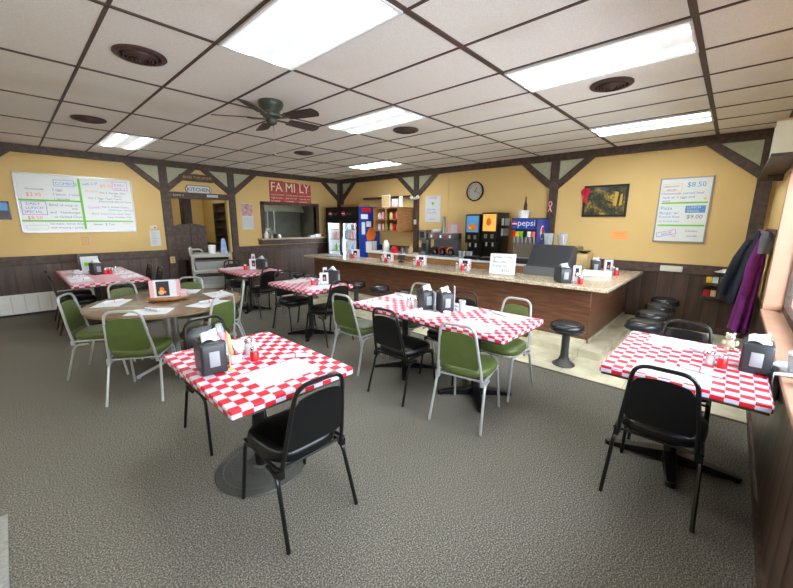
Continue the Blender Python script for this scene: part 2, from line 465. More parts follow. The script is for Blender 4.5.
# kitchen beyond the two openings
w = MB(); w.box(1.2, 7.6, 12.0, 12.1, 0, H).box(1.1, 1.2, YA+T, 12, 0, H).box(7.6, 7.7, YA+T, 12, 0, H)
struct('wall_kitchen', w, 'kitchenwall')
struct('floor', MB().box(1.2, 7.6, YA, 12, -.05, -.001), 'beam')
struct('ceiling', MB().box(1.2, 7.6, YA+T, 12, 2.6, 2.65), 'tile')
struct('wall_kitchen_divider', MB().box(4.2, 4.3, YA+T, 12, 0, 2.6), 'kitchenwall')
struct('wall_cookline', MB().box(4.3, 7.6, 11.98, 12, 0, 2.6).box(7.58, 7.6, YA+T, 12, 0, 2.6).box(4.3, 4.31, YA+T, 12, 0, 2.6), 'kitchensteel')
struct('wall_kitchen_wainscot', MB().box(1.2, 4.2, 11.97, 12, 0, 1.1).box(4.18, 4.2, YA+T, 12, 0, 1.0), 'panelx')

# ------------------------------------------------------------------ ceiling fixtures
def make_light():
    t = thing('ceiling_light', 'x', 'ceiling light', (0, 0, H), 0, 'recessed fluorescent ceiling panels')
    f = MB(); X, Y = .305, .631
    f.box(-X+.011, X-.011, -Y+.013, -Y+.03, -.02, .0).box(-X+.011, X-.011, Y-.03, Y-.013, -.02, .0)
    f.box(-X+.011, -X+.028, -Y+.013, Y-.013, -.02, 0).box(X-.028, X-.011, -Y+.013, Y-.013, -.02, 0)
    f.build('frame', 'white', t)
    MB().box(-X+.026, X-.026, -Y+.028, Y-.028, -.016, -.006).build('diffuser', 'tube', t)
    return t
l0 = None
for (i, j, lab) in ((2, 1, 'large bright fluorescent ceiling panel nearest the camera, beside the fan'),
                    (5, 0, 'fluorescent ceiling panel at upper right above the stools, the nearer one beside a round vent'),
                    (9, 0, 'far narrow-looking fluorescent ceiling panel at right near the wall with the landscape picture'),
                    (5, 2, 'middle fluorescent ceiling panel just right of the ceiling fan'),
                    (2, 5, 'fluorescent ceiling panel at far left above the handwritten menu board'),
                    (-3, 3, 'added unseen fluorescent ceiling panel that brightens the left side of the room'),  # added out of view on the tile grid to raise room brightness
                    (-3, 1, 'added unseen fluorescent ceiling panel that brightens the near left side of the room'),  # second added panel, also out of view, for more light at left
                    (9, 4, 'smallest farthest fluorescent ceiling panel toward the drinks cooler corner')):
    c = ((GX(i)+GX(i+1))/2, (GY(j)+GY(j+1))/2, H)
    if l0 is None: l0 = make_light(); l0.location = c; l0['label'] = lab
    else: dup(l0, lab, c)
def make_vent():
    t = thing('ceiling_vent', 'x', 'vent', (0, 0, H), 0, 'round brown ceiling diffusers')
    MB().lathe([(.175, 0), (.177, -.010), (.168, -.018), (.140, -.022), (.132, -.016), (.132, -.001)], 36, cap=False).build('rim', 'ventbrown', t)
    MB().lathe([(.132, -.0005), (.132, -.002)], 32).build('throat', 'blackink', t)
    for k, r in enumerate((.117, .092, .067, .042)):
        MB().lathe([(r, -.004), (r-.004, -.03-.003*k), (r-.014, -.033-.003*k), (r-.012, -.02), (r-.006, -.004)], 32, cap=False).build('ring', 'ventbrown', t)
    MB().lathe([(.02, -.002), (.02, -.04), (.012, -.046)], 12).build('hub', 'ventbrown', t)
    return t
v0 = None
for x, y, lab in ((.888, 3.51, 'round brown ceiling vent at upper left, the nearest and largest'),
                  (.90, 6.08, 'round brown ceiling vent near the far left ceiling light'),
                  (3.93, 3.49, 'round brown ceiling vent beyond the middle ceiling light'),
                  (3.93, 5.99, 'smallest round brown ceiling vent, above the family sign wall'),
                  (3.94, 1.0, 'round brown ceiling vent between the two right-hand ceiling lights')):
    if v0 is None: v0 = make_vent(); v0.location = (x, y, H); v0['label'] = lab
    else: dup(v0, lab, (x, y, H))

# ceiling fan
fan = thing('ceiling_fan', 'small green-grey hugger ceiling fan with brown blades and a pull chain', 'ceiling fan', (2.1, 3.78, H))
MB().lathe([(.125, 0), (.13, -.02), (.12, -.055), (.09, -.085), (.085, -.10), (.095, -.12), (.09, -.15), (.05, -.17)], 28).build('motor_housing', 'fangreen', fan)
MB().lathe([(.055, -.165), (.06, -.19), (.045, -.22), (.02, -.235)], 20).build('switch_cap', 'fangreen', fan)
for k in range(5):
    a = math.radians(73+72*k)
    b = MB().at(0, 0, -.165, a, 0, 0)
    b.T = b.T @ Matrix.Rotation(math.radians(-13), 4, 'X')
    n = 10; poly = [(.2, -.055)]+[(.2+.36*i/n, -.058-.014*math.sin(i/n*PI*.6)) for i in range(n+1)]
    top = poly+[(.585, -.04), (.595, 0), (.585, .04)]+[(x, -y) for x, y in poly[::-1]]
    b.prism(top, -.004, .004)
    bl = b.build('blade', 'blade', fan)
    MB().at(0, 0, -.165, a).prism([(.06, -.018), (.2, -.03), (.25, 0), (.2, .03), (.06, .018)], -.012, -.006).build('blade_arm', 'fangreen', bl)
MB().tube([(.02, .0, -.22), (.02, 0, -.50)], .0025, 5).cyl(.02, 0, -.53, -.5, .008, 8).build('pull_chain', 'chrome', fan)

# ------------------------------------------------------------------ chairs
def make_chair(kind):
    fm, vm = ('silver', 'green') if kind == 'green' else ('black', 'blackvinyl')
    t = thing('diner_chair', 'x', 'chair')
    R = .0115
    # seat cushion
    def seatfn(z, k):
        pts = []
        for i in range(40):
            a = 2*PI*i/40; c, s = math.cos(a), math.sin(a)
            r = 1/((abs(c)**3.4+abs(s)**3.4)**(1/3.4))
            x = r*c*.215*k; y = r*s*.21*k
            x *= 1+.06*(y/.21)
            pts.append((x, y+.01, z))
        return pts
    lays = [seatfn(.418, .93), seatfn(.424, .98), seatfn(.448, 1.0), seatfn(.472, .985), seatfn(.486, .93), seatfn(.493, .75), seatfn(.495, .4)]
    vs = [p for l in lays for p in l]; fs = []
    for j in range(len(lays)-1):
        for i in range(40): a = j*40+i; b = j*40+(i+1) % 40; fs.append((a, b, b+40, a+40))
    fs.append(tuple(range(39, -1, -1))); L = (len(lays)-1)*40; fs.append(tuple(range(L, L+40)))
    MB().add(vs, fs).build('seat', vm, t, ang=60)
    # hoop
    zs, ys = .40, -.20
    hoop = fillet([(-.185, -.185, .385), (-.182, -.205, .47), (-.138, -.285, .87), (.138, -.285, .87), (.182, -.205, .47), (.185, -.185, .385)], .08, 7)
    MB().tube(hoop, .012, 8).build('back_frame', fm, t)
    # back pad: slightly curved panel between the uprights
    n = 10; F = []; Bk = []
    for j in range(9):
        v = j/8; z = .505+.285*v; yb = -.205-.08*(z-.47)/.40
        hw = .170-.033*v
        if j in (0, 8): hw -= .02
        for i in range(n+1):
            u = -1+2*i/n; bow = .012*(u*u)
            th = .016 if (0 < j < 8 and 0 < i < n) else .006
            zz = z+(.016*(1-u*u) if j == 8 else 0)
            F.append((u*hw, yb-.006+th+bow*0, zz)); Bk.append((u*hw, yb-.008, zz))
    vs = F+Bk; o = len(F); fs = []
    for j in range(8):
        for i in range(n):
            a = j*(n+1)+i; fs.append((a+1, a, a+n+1, a+n+2)); fs.append((o+a, o+a+1, o+a+n+2, o+a+n+1))
    for j in range(8):
        a = j*(n+1); fs.append((a, o+a, o+a+n+1, a+n+1)); a += n; fs.append((a+n+1, o+a+n+1, o+a, a))
    for i in range(n):
        fs.append((i, i+1, o+i+1, o+i)); a = 8*(n+1)+i; fs.append((a+1, a, o+a, o+a+1))
    MB().add(vs, fs).build('backrest', vm, t, ang=60)
    sf = MB()
    for s in (-1, 1):
        sf.tube(fillet([(s*.195, .20, .412), (s*.20, .0, .412), (s*.205, -.19, .412)], .05, 3), .0105, 8)
        sf.box(s*.193-.014, s*.193+.014, -.205, -.17, .37, .415)
    sf.tube([(-.195, .19, .405), (.195, .19, .405)], .009, 8).tube([(-.205, -.175, .405), (.205, -.175, .405)], .009, 8)
    sf.build('seat_frame', fm, t)
    for s in (-1, 1):
        MB().tube(fillet([(s*.196, .13, .405), (s*.198, .195, .395), (s*.212, .255, .004)], .05, 4), .0115, 8).build('leg', fm, t)
        MB().tube(fillet([(s*.20, -.06, .375), (s*.205, -.17, .375), (s*.222, -.275, .004)], .05, 4), .0115, 8).build('leg', fm, t)
    return t
cb = make_chair('black'); cg = make_chair('green'); used = {'b': False, 'g': False}
def place_chair(kind, x, y, head, label, group=None):   # head: direction it faces in degrees (world)
    rz = math.radians(head-90)
    src = cb if kind == 'b' else cg
    grp = group or ('black vinyl diner chairs' if kind == 'b' else 'green vinyl diner chairs')
    if not used[kind]:
        used[kind] = True; src.location = (x, y, 0); src.rotation_euler = (0, 0, rz); src['label'] = label; src['group'] = grp
        return src
    return dup(src, label, (x, y, 0), rz, grp)
place_chair('b', .96, 1.685, 90, 'black vinyl chair in the foreground pulled out from the near side of the front table')
place_chair('b', .985, 2.75, -90, 'black chair tucked into the far side of the front table behind its napkin dispenser')
place_chair('b', 2.565, .165, 0, 'black vinyl chair seen from behind at the table by the window wall')
place_chair('b', 3.30, .165, 180, 'black chair at the far side of the window table, only its hoop back showing')
place_chair('g', .73, 3.99, 57, 'green chair with silver frame nearest the camera at the round brown table')
place_chair('g', .57, 4.90, -30, 'leftmost green chair with silver frame at the round table')
place_chair('g', .96, 5.27, -75, 'green chair behind the round table, left of the menu display')
place_chair('g', 1.50, 5.18, -121, 'green chair behind the round table near the grey bus cart')
place_chair('g', 1.755, 4.70, 158, 'green chair seen edge-on at the right side of the round table')
place_chair('g', 1.33, 4.04, 113, 'green chair at the round table directly behind the front napkin dispenser')
place_chair('g', 2.52, 1.50, 11, 'green chair seen from behind at the near end of the long checkered table')
place_chair('b', 2.48, 2.20, 2, 'black chair between two green chairs on the camera side of the long checkered table')
place_chair('g', 2.62, 3.0, 5, 'green chair at the far left end of the long checkered table, camera side')
place_chair('g', 3.20, 1.53, 180, 'green chair facing the camera at the long table, beside the nearest pedestal stool')
place_chair('b', 3.13, 2.10, 180, 'black chair facing the camera at the counter side of the long table')
place_chair('g', 3.22, 2.80, 182, 'green chair at the counter side of the long table, behind the napkin dispensers')
place_chair('b', 2.90, 3.99, 90, 'black chair seen from behind at the square checkered table in front of the counter')
place_chair('b', 2.86, 4.80, -90, 'black chair facing the camera tucked under the checkered table in front of the counter')
place_chair('b', 2.98, 5.98, 90, 'black chair seen from behind at the checkered table beside the bus cart')
place_chair('b', 2.98, 6.98, -90, 'black chair on the far side of the checkered table beside the bus cart')
place_chair('b', .62, 7.78, 0, 'black chair on the left of the wall table, the one nearer the white heater')
place_chair('b', .60, 7.12, 0, 'black chair on the left of the wall table, the one nearer the round table')
place_chair('b', 1.42, 7.70, 180, 'black chair on the right side of the wall table, nearer the wall')
place_chair('b', 1.42, 7.05, 180, 'black chair on the right side of the wall table, behind the menu display')

# ------------------------------------------------------------------ checkered tables
def check_top(t, wx, wy):
    MB().box(-wx/2, wx/2, -wy/2, wy/2, .715, .76).build('checkered_cover', 'check', t, bevel=.006)
    MB().box(-wx/2+.01, wx/2-.01, -wy/2+.01, wy/2-.01, .70, .716).build('tabletop', 'beam', t)
def spider(t, r1=.30, r2=.30, rot=0, m='black'):
    col = MB(); col.lathe([(.055, .03), (.045, .07), (.038, .09), (.038, .68), (.11, .69), (.11, .70)], 20); col.build('column', m, t)
    for k in range(4):
        a = rot+k*PI/2; r = r1 if k % 2 == 0 else r2
        b = MB().at(0, 0, 0, a)
        b.add([(.03, -.04, .015), (.03, .04, .015), (.03, .04, .09), (.03, -.04, .09), (r, -.027, .004), (r, .027, .004), (r, .027, .035), (r, -.027, .035)],
              [(0, 1, 2, 3), (7, 6, 5, 4), (0, 4, 5, 1), (3, 2, 6, 7), (0, 3, 7, 4), (1, 5, 6, 2)])
        b.cyl(r-.004, 0, 0, .034, .030, 12)
        b.build('foot', m, t, bevel=.004)
def table(x, y, wx, wy, label, rot=0, base='spider', r1=.3, r2=.3):
    t = thing('dining_table', label, 'table', (x, y, 0), 0, 'red and white checkered tables')
    check_top(t, wx, wy)
    if base == 'disc':
        nb = MB().lathe([(.285, 0), (.29, .006), (.285, .014), (.24, .018), (.235, .016), (.19, .020), (.185, .0185), (.14, .021), (.135, .0195), (.09, .022), (.06, .026), (.046, .034)], 48)
        MB().cyl(0, 0, .03, .70, .042, 20).box(-.14, .14, -.14, .14, .685, .70).build('column', 'black', t)
        for r in (.11, .155, .2, .25):
            n = int(r*190)
            for k in range(n):
                a = 2*PI*k/n; nb.ball(r*math.cos(a), r*math.sin(a), .019+.01*(r < .12)-.002*(r > .24), .005, .005, .004, 6, 4)
        nb.build('base_plate', 'iron', t, ang=20)
    else: spider(t, r1, r2, rot)
    return t
table(.965, 2.135, .74, 1.07, 'checkered table in the foreground on a round dimpled iron base', base='disc')
table(2.94, .12, 1.0, .77, 'checkered table against the window wall at right on a black crossed foot', rot=math.radians(9), r1=.30, r2=.36)
table(2.875, 1.63, .79, .91, 'near half of the long checkered table, closest to the camera', rot=PI/4*.9, r1=.33, r2=.33)
table(2.90, 2.55, .79, .91, 'far half of the long checkered table, under the napkin dispensers', rot=PI/4*.9, r1=.33, r2=.33)
table(2.88, 4.38, .74, 1.05, 'checkered table in front of the counter with two black chairs', rot=PI/4, r1=.33, r2=.33)
table(2.98, 6.48, .74, 1.1, 'far checkered table beside the grey bus cart', rot=PI/4, r1=.33, r2=.33)
table(.96, 7.05, .92, 1.05, 'near half of the checkered table by the left wall', rot=PI/4)
table(.96, 8.1, .92, 1.05, 'far half of the checkered table by the left wall, under the arched menu stand', rot=PI/4)

# round table
rt = thing('round_table', 'large round brown laminate table with silver pedestal among green chairs', 'table', (1.13, 4.53, 0))
MB().lathe([(.735, .728), (.75, .733), (.75, .757), (.745, .76)], 64).build('tabletop', 'tabletop', rt, ang=50)
c = MB()
for k in range(4): a = PI/4+k*PI/2; c.cyl(.05*math.cos(a), .05*math.sin(a), .05, .72, .022, 12)
c.lathe([(.2, .715), (.2, .729)], 24)
c.build('column', 'silver', rt)
for k in range(4):
    a = math.radians(20)+k*PI/2
    MB().at(0, 0, 0, a).tube(fillet([(.03, 0, .10), (.15, 0, .07), (.42, 0, .02)], .05, 3), .017, 8).cyl(.415, 0, 0, .03, .02, 10).build('foot', 'silver', rt)

# ------------------------------------------------------------------ table-top things
TZ = .76
def make_dispenser(steel=False):
    t = thing('napkin_dispenser', 'x', 'napkin dispenser', group='napkin dispensers')
    w, d, hh = .060, .088, .158
    body = MB(); body.use('midgrey' if steel else 'darkplastic')
    prof = [(-d, 0), (d, 0), (d, hh*.93), (d-.02, hh), (-d+.012, hh), (-d, hh*.93)]
    pp = [(y, z) for y, z in prof]
    vs = [(-w, y, z) for y, z in pp]+[(w, y, z) for y, z in pp]; n = len(pp)
    body.add(vs, [tuple(range(n)), tuple(range(2*n-1, n-1, -1))]+[((i+1) % n, i, n+i, n+(i+1) % n) for i in range(n)])
    body.build('body', None, t, bevel=.008)
    MB().rbox(-.052, .052, -d-.006, -d+.001, .012, .145, .004).build('faceplate', 'darkplastic', t)
    MB().rbox(-.024, .024, -d-.010, -d-.004, .04, .115, .0025).build('napkin_window', 'labelgrey', t)
    n = MB()
    n.grid(lambda u, v: (-.045+.09*u, -.065+.10*v, hh+.002+.03*math.sin(PI*min(1, v*1.1))*(1-.35*u)+.012*math.sin(u*5)), 8, 6)
    n.grid(lambda u, v: (-.035+.07*u, -.04+.08*v, hh+.004+.045*math.sin(PI*v)*(.5+.5*u)), 8, 6)
    n.build('napkin', 'paper', t, solid=.002)
    return t
dsp = make_dispenser(); dused = [False]
def dispenser(x, y, z, head, label):     # head: direction its face looks
    rz = math.radians(head+90)
    if not dused[0]:
        dused[0] = True; dsp.location = (x, y, z); dsp.rotation_euler = (0, 0, rz); dsp['label'] = label; return dsp
    return dup(dsp, label, (x, y, z), rz)
def shaker_src():
    t = thing('glass_shaker', 'x', 'shaker', group='glass salt and pepper shakers')
    MB().lathe([(.019, 0), (.022, .004), (.021, .05), (.018, .062), (.018, .068)], 12).build('glass_body', 'dirtyglass', t)
    MB().lathe([(.019, .066), (.0205, .07), (.0205, .078), (.012, .088), (.004, .09)], 12).build('cap', 'chrome', t)
    MB().lathe([(.016, .003), (.017, .035)], 10).build('salt', 'white', t)
    return t
shk = shaker_src(); shu = [False]
def shaker(x, y, z, label, s=1):
    if not shu[0]: shu[0] = True; shk.location = (x, y, z); shk['label'] = label; shk.scale = (s, s, s); return shk
    o = dup(shk, label, (x, y, z)); o.scale = (s, s, s); return o
def red_src():
    t = thing('red_shaker', 'x', 'shaker', group='red condiment shakers')
    MB().lathe([(.02, 0), (.024, .004), (.023, .048), (.018, .058)], 14).build('red_body', 'red', t)
    MB().lathe([(.019, .056), (.021, .06), (.021, .07), (.013, .08), (.004, .082)], 12).build('cap', 'chrome', t)
    return t
rsk = red_src(); rsu = [False]
def redjar(x, y, z, label, s=1):
    if not rsu[0]: rsu[0] = True; rsk.location = (x, y, z); rsk['label'] = label; rsk.scale = (s, s, s); return rsk
    o = dup(rsk, label, (x, y, z)); o.scale = (s, s, s); return o
def placemat(x, y, rz, label, w=.36, d=.25, z=TZ):
    n = 10; pts = []
    def edge(ax, ay, bx, by):
        for i in range(n):
            t = i/n; s = .004*abs(math.sin(t*n*PI/1.0+.5)); nx, ny = (by-ay), -(bx-ax); L = math.hypot(nx, ny)
            pts.append((ax+(bx-ax)*t+nx/L*s, ay+(by-ay)*t+ny/L*s))
    a, b = w/2, d/2
    edge(-a, -b, a, -b); edge(a, -b, a, b); edge(a, b, -a, b); edge(-a, b, -a, -b)
    o = MB().prism(pts, .0005, .002).build('placemat', 'paper'); o.location = (x, y, z); o.rotation_euler = (0, 0, rz)
    return tag(o, label, 'placemat', 'white paper placemats')
def roll(x, y, rz, label, z=TZ+.002):
    t = thing('cutlery_roll', label, 'rolled cutlery', (x, y, z), rz, 'napkin-rolled cutlery sets')
    MB().tube([(-.10, 0, .016), (-.095, 0, .016), (-.03, .002, .017), (.05, 0, .017), (.10, 0, .015), (.103, 0, .015)], [.006, .011, .013, .0135, .012, .008], 10).build('napkin', 'paper', t)
    MB().tube([(-.006, 0, .017), (.006, 0, .017)], .0145, 10).build('paper_band', 'redink', t)
    return t
def menu_card(x, y, rz, label, w=.11, h=.16, z=TZ, style='photo'):
    t = thing('menu_card_holder', label, 'menu holder', (x, y, z), rz, 'table-top menu card holders')
    MB().box(-w/2-.005, w/2+.005, -.028, .028, 0, .008).box(-w/2, w/2, .002, .005, .006, h).build('holder', 'frostplastic', t)
    c = MB(); c.use('paper').box(-w/2, w/2, -.003, .0015, .008, h)
    c.use('blackink').box(-w*.2, w*.22, -.0045, -.003, h*.3, h*.85)
    c.use('pinkpaper').box(-w*.46, -w*.4, -.0045, -.003, h*.1, h*.95).box(w*.4, w*.46, -.0045, -.003, h*.1, h*.95)
    c.use('redink').box(-w*.1, w*.1, -.006, -.0045, h*.4, h*.6)
    c.build('card', None, t)
    return t

# front table
dispenser(.728, 2.19, TZ, -97, 'black napkin dispenser on the foreground table').scale = (1.15, 1.1, 1.22)
t = thing('easel_menu', 'black-edged arched menu stand leaning behind the foreground napkin dispenser', 'menu stand', (.775, 2.37, TZ), math.radians(0))
f = MB(); pts = fillet([(.0, -.16, .005), (.035, -.05, .245)], .01, 2); f.tube(pts, .006, 8)
f.tube([(.12, -.15, .005), (.085, -.05, .245)], .006, 8); f.tube([(.035, -.05, .245), (.06, -.045, .252), (.085, -.05, .245)], .006, 8)
f.tube([(.0, .05, .005), (.035, -.045, .245)], .005, 8).tube([(.12, .05, .005), (.085, -.045, .245)], .005, 8).tube([(0, -.16, .006), (.12, -.15, .006)], .005, 6)
f.build('wire_frame', 'black', t)
p = MB(); p.add([(.004, -.152, .012), (.116, -.145, .012), (.084, -.052, .235), (.037, -.052, .235)], [(0, 1, 2, 3)]); p.build('menu_sheet', 'frostplastic', t, solid=.002)
t = thing('paper_flag', 'small folded pink and tan paper flag on a wooden stick beside the front dispenser', 'flag', (.80, 2.09, TZ))
MB().cyl(0, 0, 0, .006, .022, 14).build('foot', 'tan', t)
MB().tube([(0, 0, .003), (-.004, .008, .24)], .0035, 6).build('stick', 'tan', t)
MB().add([(0, .008, .23), (-.05, .02, .25), (-.012, .02, .155)], [(0, 1, 2)]).build('pink_sheet', 'pinkpaper', t, solid=.002)
MB().add([(-.008, .006, .25), (.012, -.006, .215), (.02, -.01, .10), (-.004, .005, .10)], [(0, 1, 2, 3)]).build('tan_sheet', 'tan', t, solid=.002)
t = thing('creamer_bowl', 'white plastic bowl of jam and creamer packets on the foreground table', 'bowl', (.875, 2.205, TZ))
MB().lathe([(.034, 0), (.038, .004), (.047, .055), (.049, .058), (.045, .056), (.036, .006)], 20, cap=True).build('bowl', 'white', t)
p = MB()
for k in range(7):
    a = k*2.4; p.use(('paper', 'pinkpaper', 'red', 'tan')[k % 4]).at(.02*math.cos(a), .02*math.sin(a), .05, a, .9, .3).box(-.014, .014, -.002, .002, -.015, .025)
p.build('packets', None, t)
shaker(.995, 2.27, TZ, 'tall glass shaker with chrome cap on the foreground table', 1.25)
redjar(.97, 2.135, TZ, 'red condiment jar beside the packet bowl on the foreground table', 1.15)
placemat(1.0, 1.85, 0, 'white paper placemat on the near side of the foreground table', .36, .25)
placemat(.96, 2.50, 0, 'white placemat at the far side of the foreground table, behind the shakers', .36, .25)
roll(1.17, 1.98, math.radians(-35), 'rolled napkin cutlery with red band on the foreground table')
# window table
dispenser(3.0, -.205, TZ, 178, 'dark napkin dispenser at the wall end of the window table').scale = (1.15, 1.05, 1.15)
shaker(2.915, .0, TZ, 'glass shaker beside a red one on the window table')
redjar(2.895, -.06, TZ, 'red shaker on the window table next to the napkin dispenser', 1.1)
placemat(2.60, .16, PI/2, 'white placemat in front of the near chair of the window table')
placemat(3.28, .18, PI/2, 'white placemat at the far end of the window table')
roll(2.70, .03, math.radians(75), 'rolled napkin cutlery on the near placemat of the window table')
roll(3.12, .03, math.radians(60), 'rolled napkin cutlery on the far placemat of the window table')
b = thing('plush_bear', 'small beige plush bear sitting at the far corner of the window table', 'toy', (3.38, -.085, TZ), math.radians(-70))
b.scale = (1.0, 1.0, 1.0)
MB().ball(0, 0, .038, .034, .03, .038).ball(0, .0, .092, .026, .025, .025).ball(0, -.024, .087, .012, .012, .010).ball(-.02, 0, .115, .009, .006, .010).ball(.02, 0, .115, .009, .006, .010).ball(-.036, -.01, .05, .012, .012, .022).ball(.036, -.01, .05, .012, .012, .022).ball(-.022, -.035, .014, .013, .024, .013).ball(.022, -.035, .014, .013, .024, .013).build('body', 'bear', b)
MB().ball(0, -.036, .09, .004).ball(-.009, -.022, .1, .003).ball(.009, -.022, .1, .003).build('face', 'blackink', b)
# long table
dispenser(2.87, 2.25, TZ, -120, 'black napkin dispenser on the long table, the left one of a pair')
dispenser(2.91, 2.05, TZ, -120, 'black napkin dispenser on the long table, the right one of a pair')
menu_card(2.86, 2.145, math.radians(60), 'cream folded menu standing between the two napkin dispensers on the long table', .14, .19)
menu_card(3.01, 1.99, math.radians(40), 'tall tilted card standing behind the right dispenser of the long table', .07, .24)
t = thing('water_glass', 'clear plastic tumbler beside the dispensers on the long table', 'glass', (3.02, 1.90, TZ))
MB().lathe([(.028, 0), (.036, .11), (.034, .11), (.026, .005)], 20, cap=True).build('cup', 'frostplastic', t)
t = thing('small_cup', 'small white ramekin in front of the dispensers on the long table', 'cup', (2.76, 1.90, TZ))
MB().lathe([(.028, 0), (.038, .04), (.035, .04), (.026, .004)], 20).build('cup', 'white', t)
shaker(2.78, 2.40, TZ, 'glass shaker left of the dispensers on the long table', 1.2)
shaker(2.83, 2.34, TZ, 'second glass shaker left of the dispensers on the long table', 1.1)
for x, y, lab, rx, ry in ((2.66, 1.52, 'white placemat in front of the nearest green chair at the long table', .1, .1),
                          (3.10, 1.48, 'white placemat by the counter side of the near half of the long table', .02, .1),
                          (2.66, 2.12, 'white placemat in front of the black chair at the long table', 0, .1),
                          (2.67, 2.80, 'white placemat by the far left green chair of the long table', 0, .1),
                          (3.12, 2.02, 'white placemat before the black chair at the counter side of the long table', 0, .1),
                          (3.12, 2.80, 'white placemat at the far counter-side corner of the long table', 0, .1)):
    placemat(x, y, PI/2, lab)
    roll(x+.0, y+.05, math.radians(20 if x < 3 else 70), lab.replace('white placemat', 'cutlery roll on placemat').replace('the long', 'long').replace('side of the', 'side of'))
# table in front of the counter
menu_card(2.98, 4.16, math.radians(-30), 'white menu card holder on the checkered table in front of the counter', .13, .17)
menu_card(3.05, 4.24, math.radians(-30), 'tall tan card behind the menu holder on the table in front of the counter', .06, .23)
dispenser(3.10, 4.14, TZ, -60, 'napkin dispenser on the checkered table in front of the counter')
redjar(2.84, 4.24, TZ, 'red shaker on the checkered table in front of the counter', 1.2)
shaker(2.90, 4.17, TZ, 'glass shaker beside the menu holder on the table in front of the counter', 1.1)
placemat(2.86, 4.68, 0, 'white placemat on the far side of the table in front of the counter')
placemat(2.80, 4.02, 0, 'white placemat on the near side of the table in front of the counter')
# table beside the cart
menu_card(3.02, 6.40, math.radians(-20), 'white menu holder on the far table beside the bus cart', .14, .2)
menu_card(3.06, 6.48, math.radians(-20), 'tall tan card behind the menu holder on the far table', .06, .28)
dispenser(3.15, 6.36, TZ, -60, 'napkin dispenser on the far table beside the bus cart')
redjar(2.90, 6.48, TZ, 'red shaker on the far table beside the bus cart', 1.3)
placemat(2.86, 6.80, 0, 'white placemat on the far table beside the bus cart')
# wall table
t = thing('arched_menu_stand', 'black arched menu stand with a white sheet on the far left wall table', 'menu stand', (.90, 7.95, TZ), math.radians(8))
pts = fillet([(-.15, .0, 0), (-.15, .03, .31), (.15, .03, .31), (.15, 0, 0)], .06, 6)
V = [(p.x, p.y, p.z) for p in pts]
a = MB(); n = len(V); a.add([(x, y+.006, z) for x, y, z in V]+[(x, y-.006, z) for x, y, z in V], [tuple(range(n)), tuple(range(2*n-1, n-1, -1))]+[((i+1) % n, i, n+i, n+(i+1) % n) for i in range(n)])
a.build('board', 'black', t)
s = MB(); s.use('paper').add([(-.12, -.004, .02), (.12, -.004, .02), (.12, .019, .275), (-.12, .019, .275)], [(0, 1, 2, 3)])
s.use('greytape').add([(-.08, -.006+.001, .12), (.08, -.006, .12), (.08, .006, .18), (-.08, .006, .18)], [(0, 1, 2, 3)])
s.build('sheet', None, t)
dispenser(.93, 7.62, TZ, -80, 'napkin dispenser in front of the arched menu stand on the wall table')
redjar(1.03, 7.53, TZ, 'left one of two red shakers on the wall table', 1.3); redjar(1.09, 7.53, TZ, 'right one of two red shakers on the wall table', 1.3)
shaker(1.17, 7.56, TZ, 'glass shaker right of the two red shakers on the wall table', 1.4)
t = thing('crumpled_napkins', 'pile of crumpled white napkins on the wall table left of the dispenser', 'napkins', (.74, 7.72, TZ))
c = MB()
for k in range(6):
    a = k*1.1; c.ball(.06*math.cos(a), .05*math.sin(a), .03+.01*(k % 3), .045, .035, .028, 7, 5)
c.build('napkins', 'paper', t, ang=10)
for x, y, lab in ((.66, 7.0, 'near left white placemat on the wall table'), (.66, 7.45, 'second white placemat from the left front of the wall table'), (.66, 8.25, 'far left white placemat on the wall table'),
                  (1.26, 6.95, 'near right white placemat on the wall table'), (1.26, 7.55, 'middle right white placemat on the wall table'), (1.26, 8.2, 'far right white placemat on the wall table')):
    placemat(x, y, PI/2, lab); roll(x+.02, y, .6, lab.replace('white placemat', 'cutlery roll on placemat'))
# round table
tr = thing('wooden_tray', 'oval wooden lazy tray in the middle of the round table', 'tray', (1.16, 4.62, TZ))
MB().lathe([(.10, 0), (.12, .012), (.20, .018), (.21, .035), (.205, .038), (.195, .026), (.0, .024)], 36, cap=True).build('tray', 'basket', tr)
m = thing('menu_display', 'standing menu display with checkered border and food photo on the round table tray', 'menu stand', (1.13, 4.60, TZ+.026), math.radians(-24))
MB().box(-.155, .155, -.004, .014, .0, .205).add([(-.02, .014, .18), (.02, .014, .18), (.02, .08, 0), (-.02, .08, 0)], [(0, 1, 2, 3)]).build('board', 'darkplastic', m)
c = MB(); c.use('paper').box(-.15, .15, -.007, -.004, .004, .2)
c.use('redink')
for s in (-.148, .11):
    for i in range(3):
        for j in range(14):
            if (i+j) % 2: c.box(s+.0125*i, s+.0125*i+.0125, -.0085, -.007, .006+.0137*j, .006+.0137*(j+1))
c.use('darkplastic').box(-.085, .04, -.0085, -.007, .02, .185)
c.use('orange').ball(-.03, -.006, .10, .045, .003, .04).ball(-.01, -.006, .065, .04, .003, .03)
c.use('tan').ball(-.04, -.007, .06, .03, .004, .03)
c.build('menu_sheet', None, m)
t = thing('sugar_packet_caddy', 'small caddy of pink and white packets on the tray of the round table', 'caddy', (1.285, 4.56, TZ+.026), .3)
MB().box(-.04, .04, -.03, .03, 0, .04).build('caddy', 'frostplastic', t)
p = MB()
for k in range(7): p.use(('pinkpaper', 'paper')[k % 2]).box(-.033+.01*k, -.026+.01*k, -.025, .025, .004, .07)
p.build('packets', None, t)
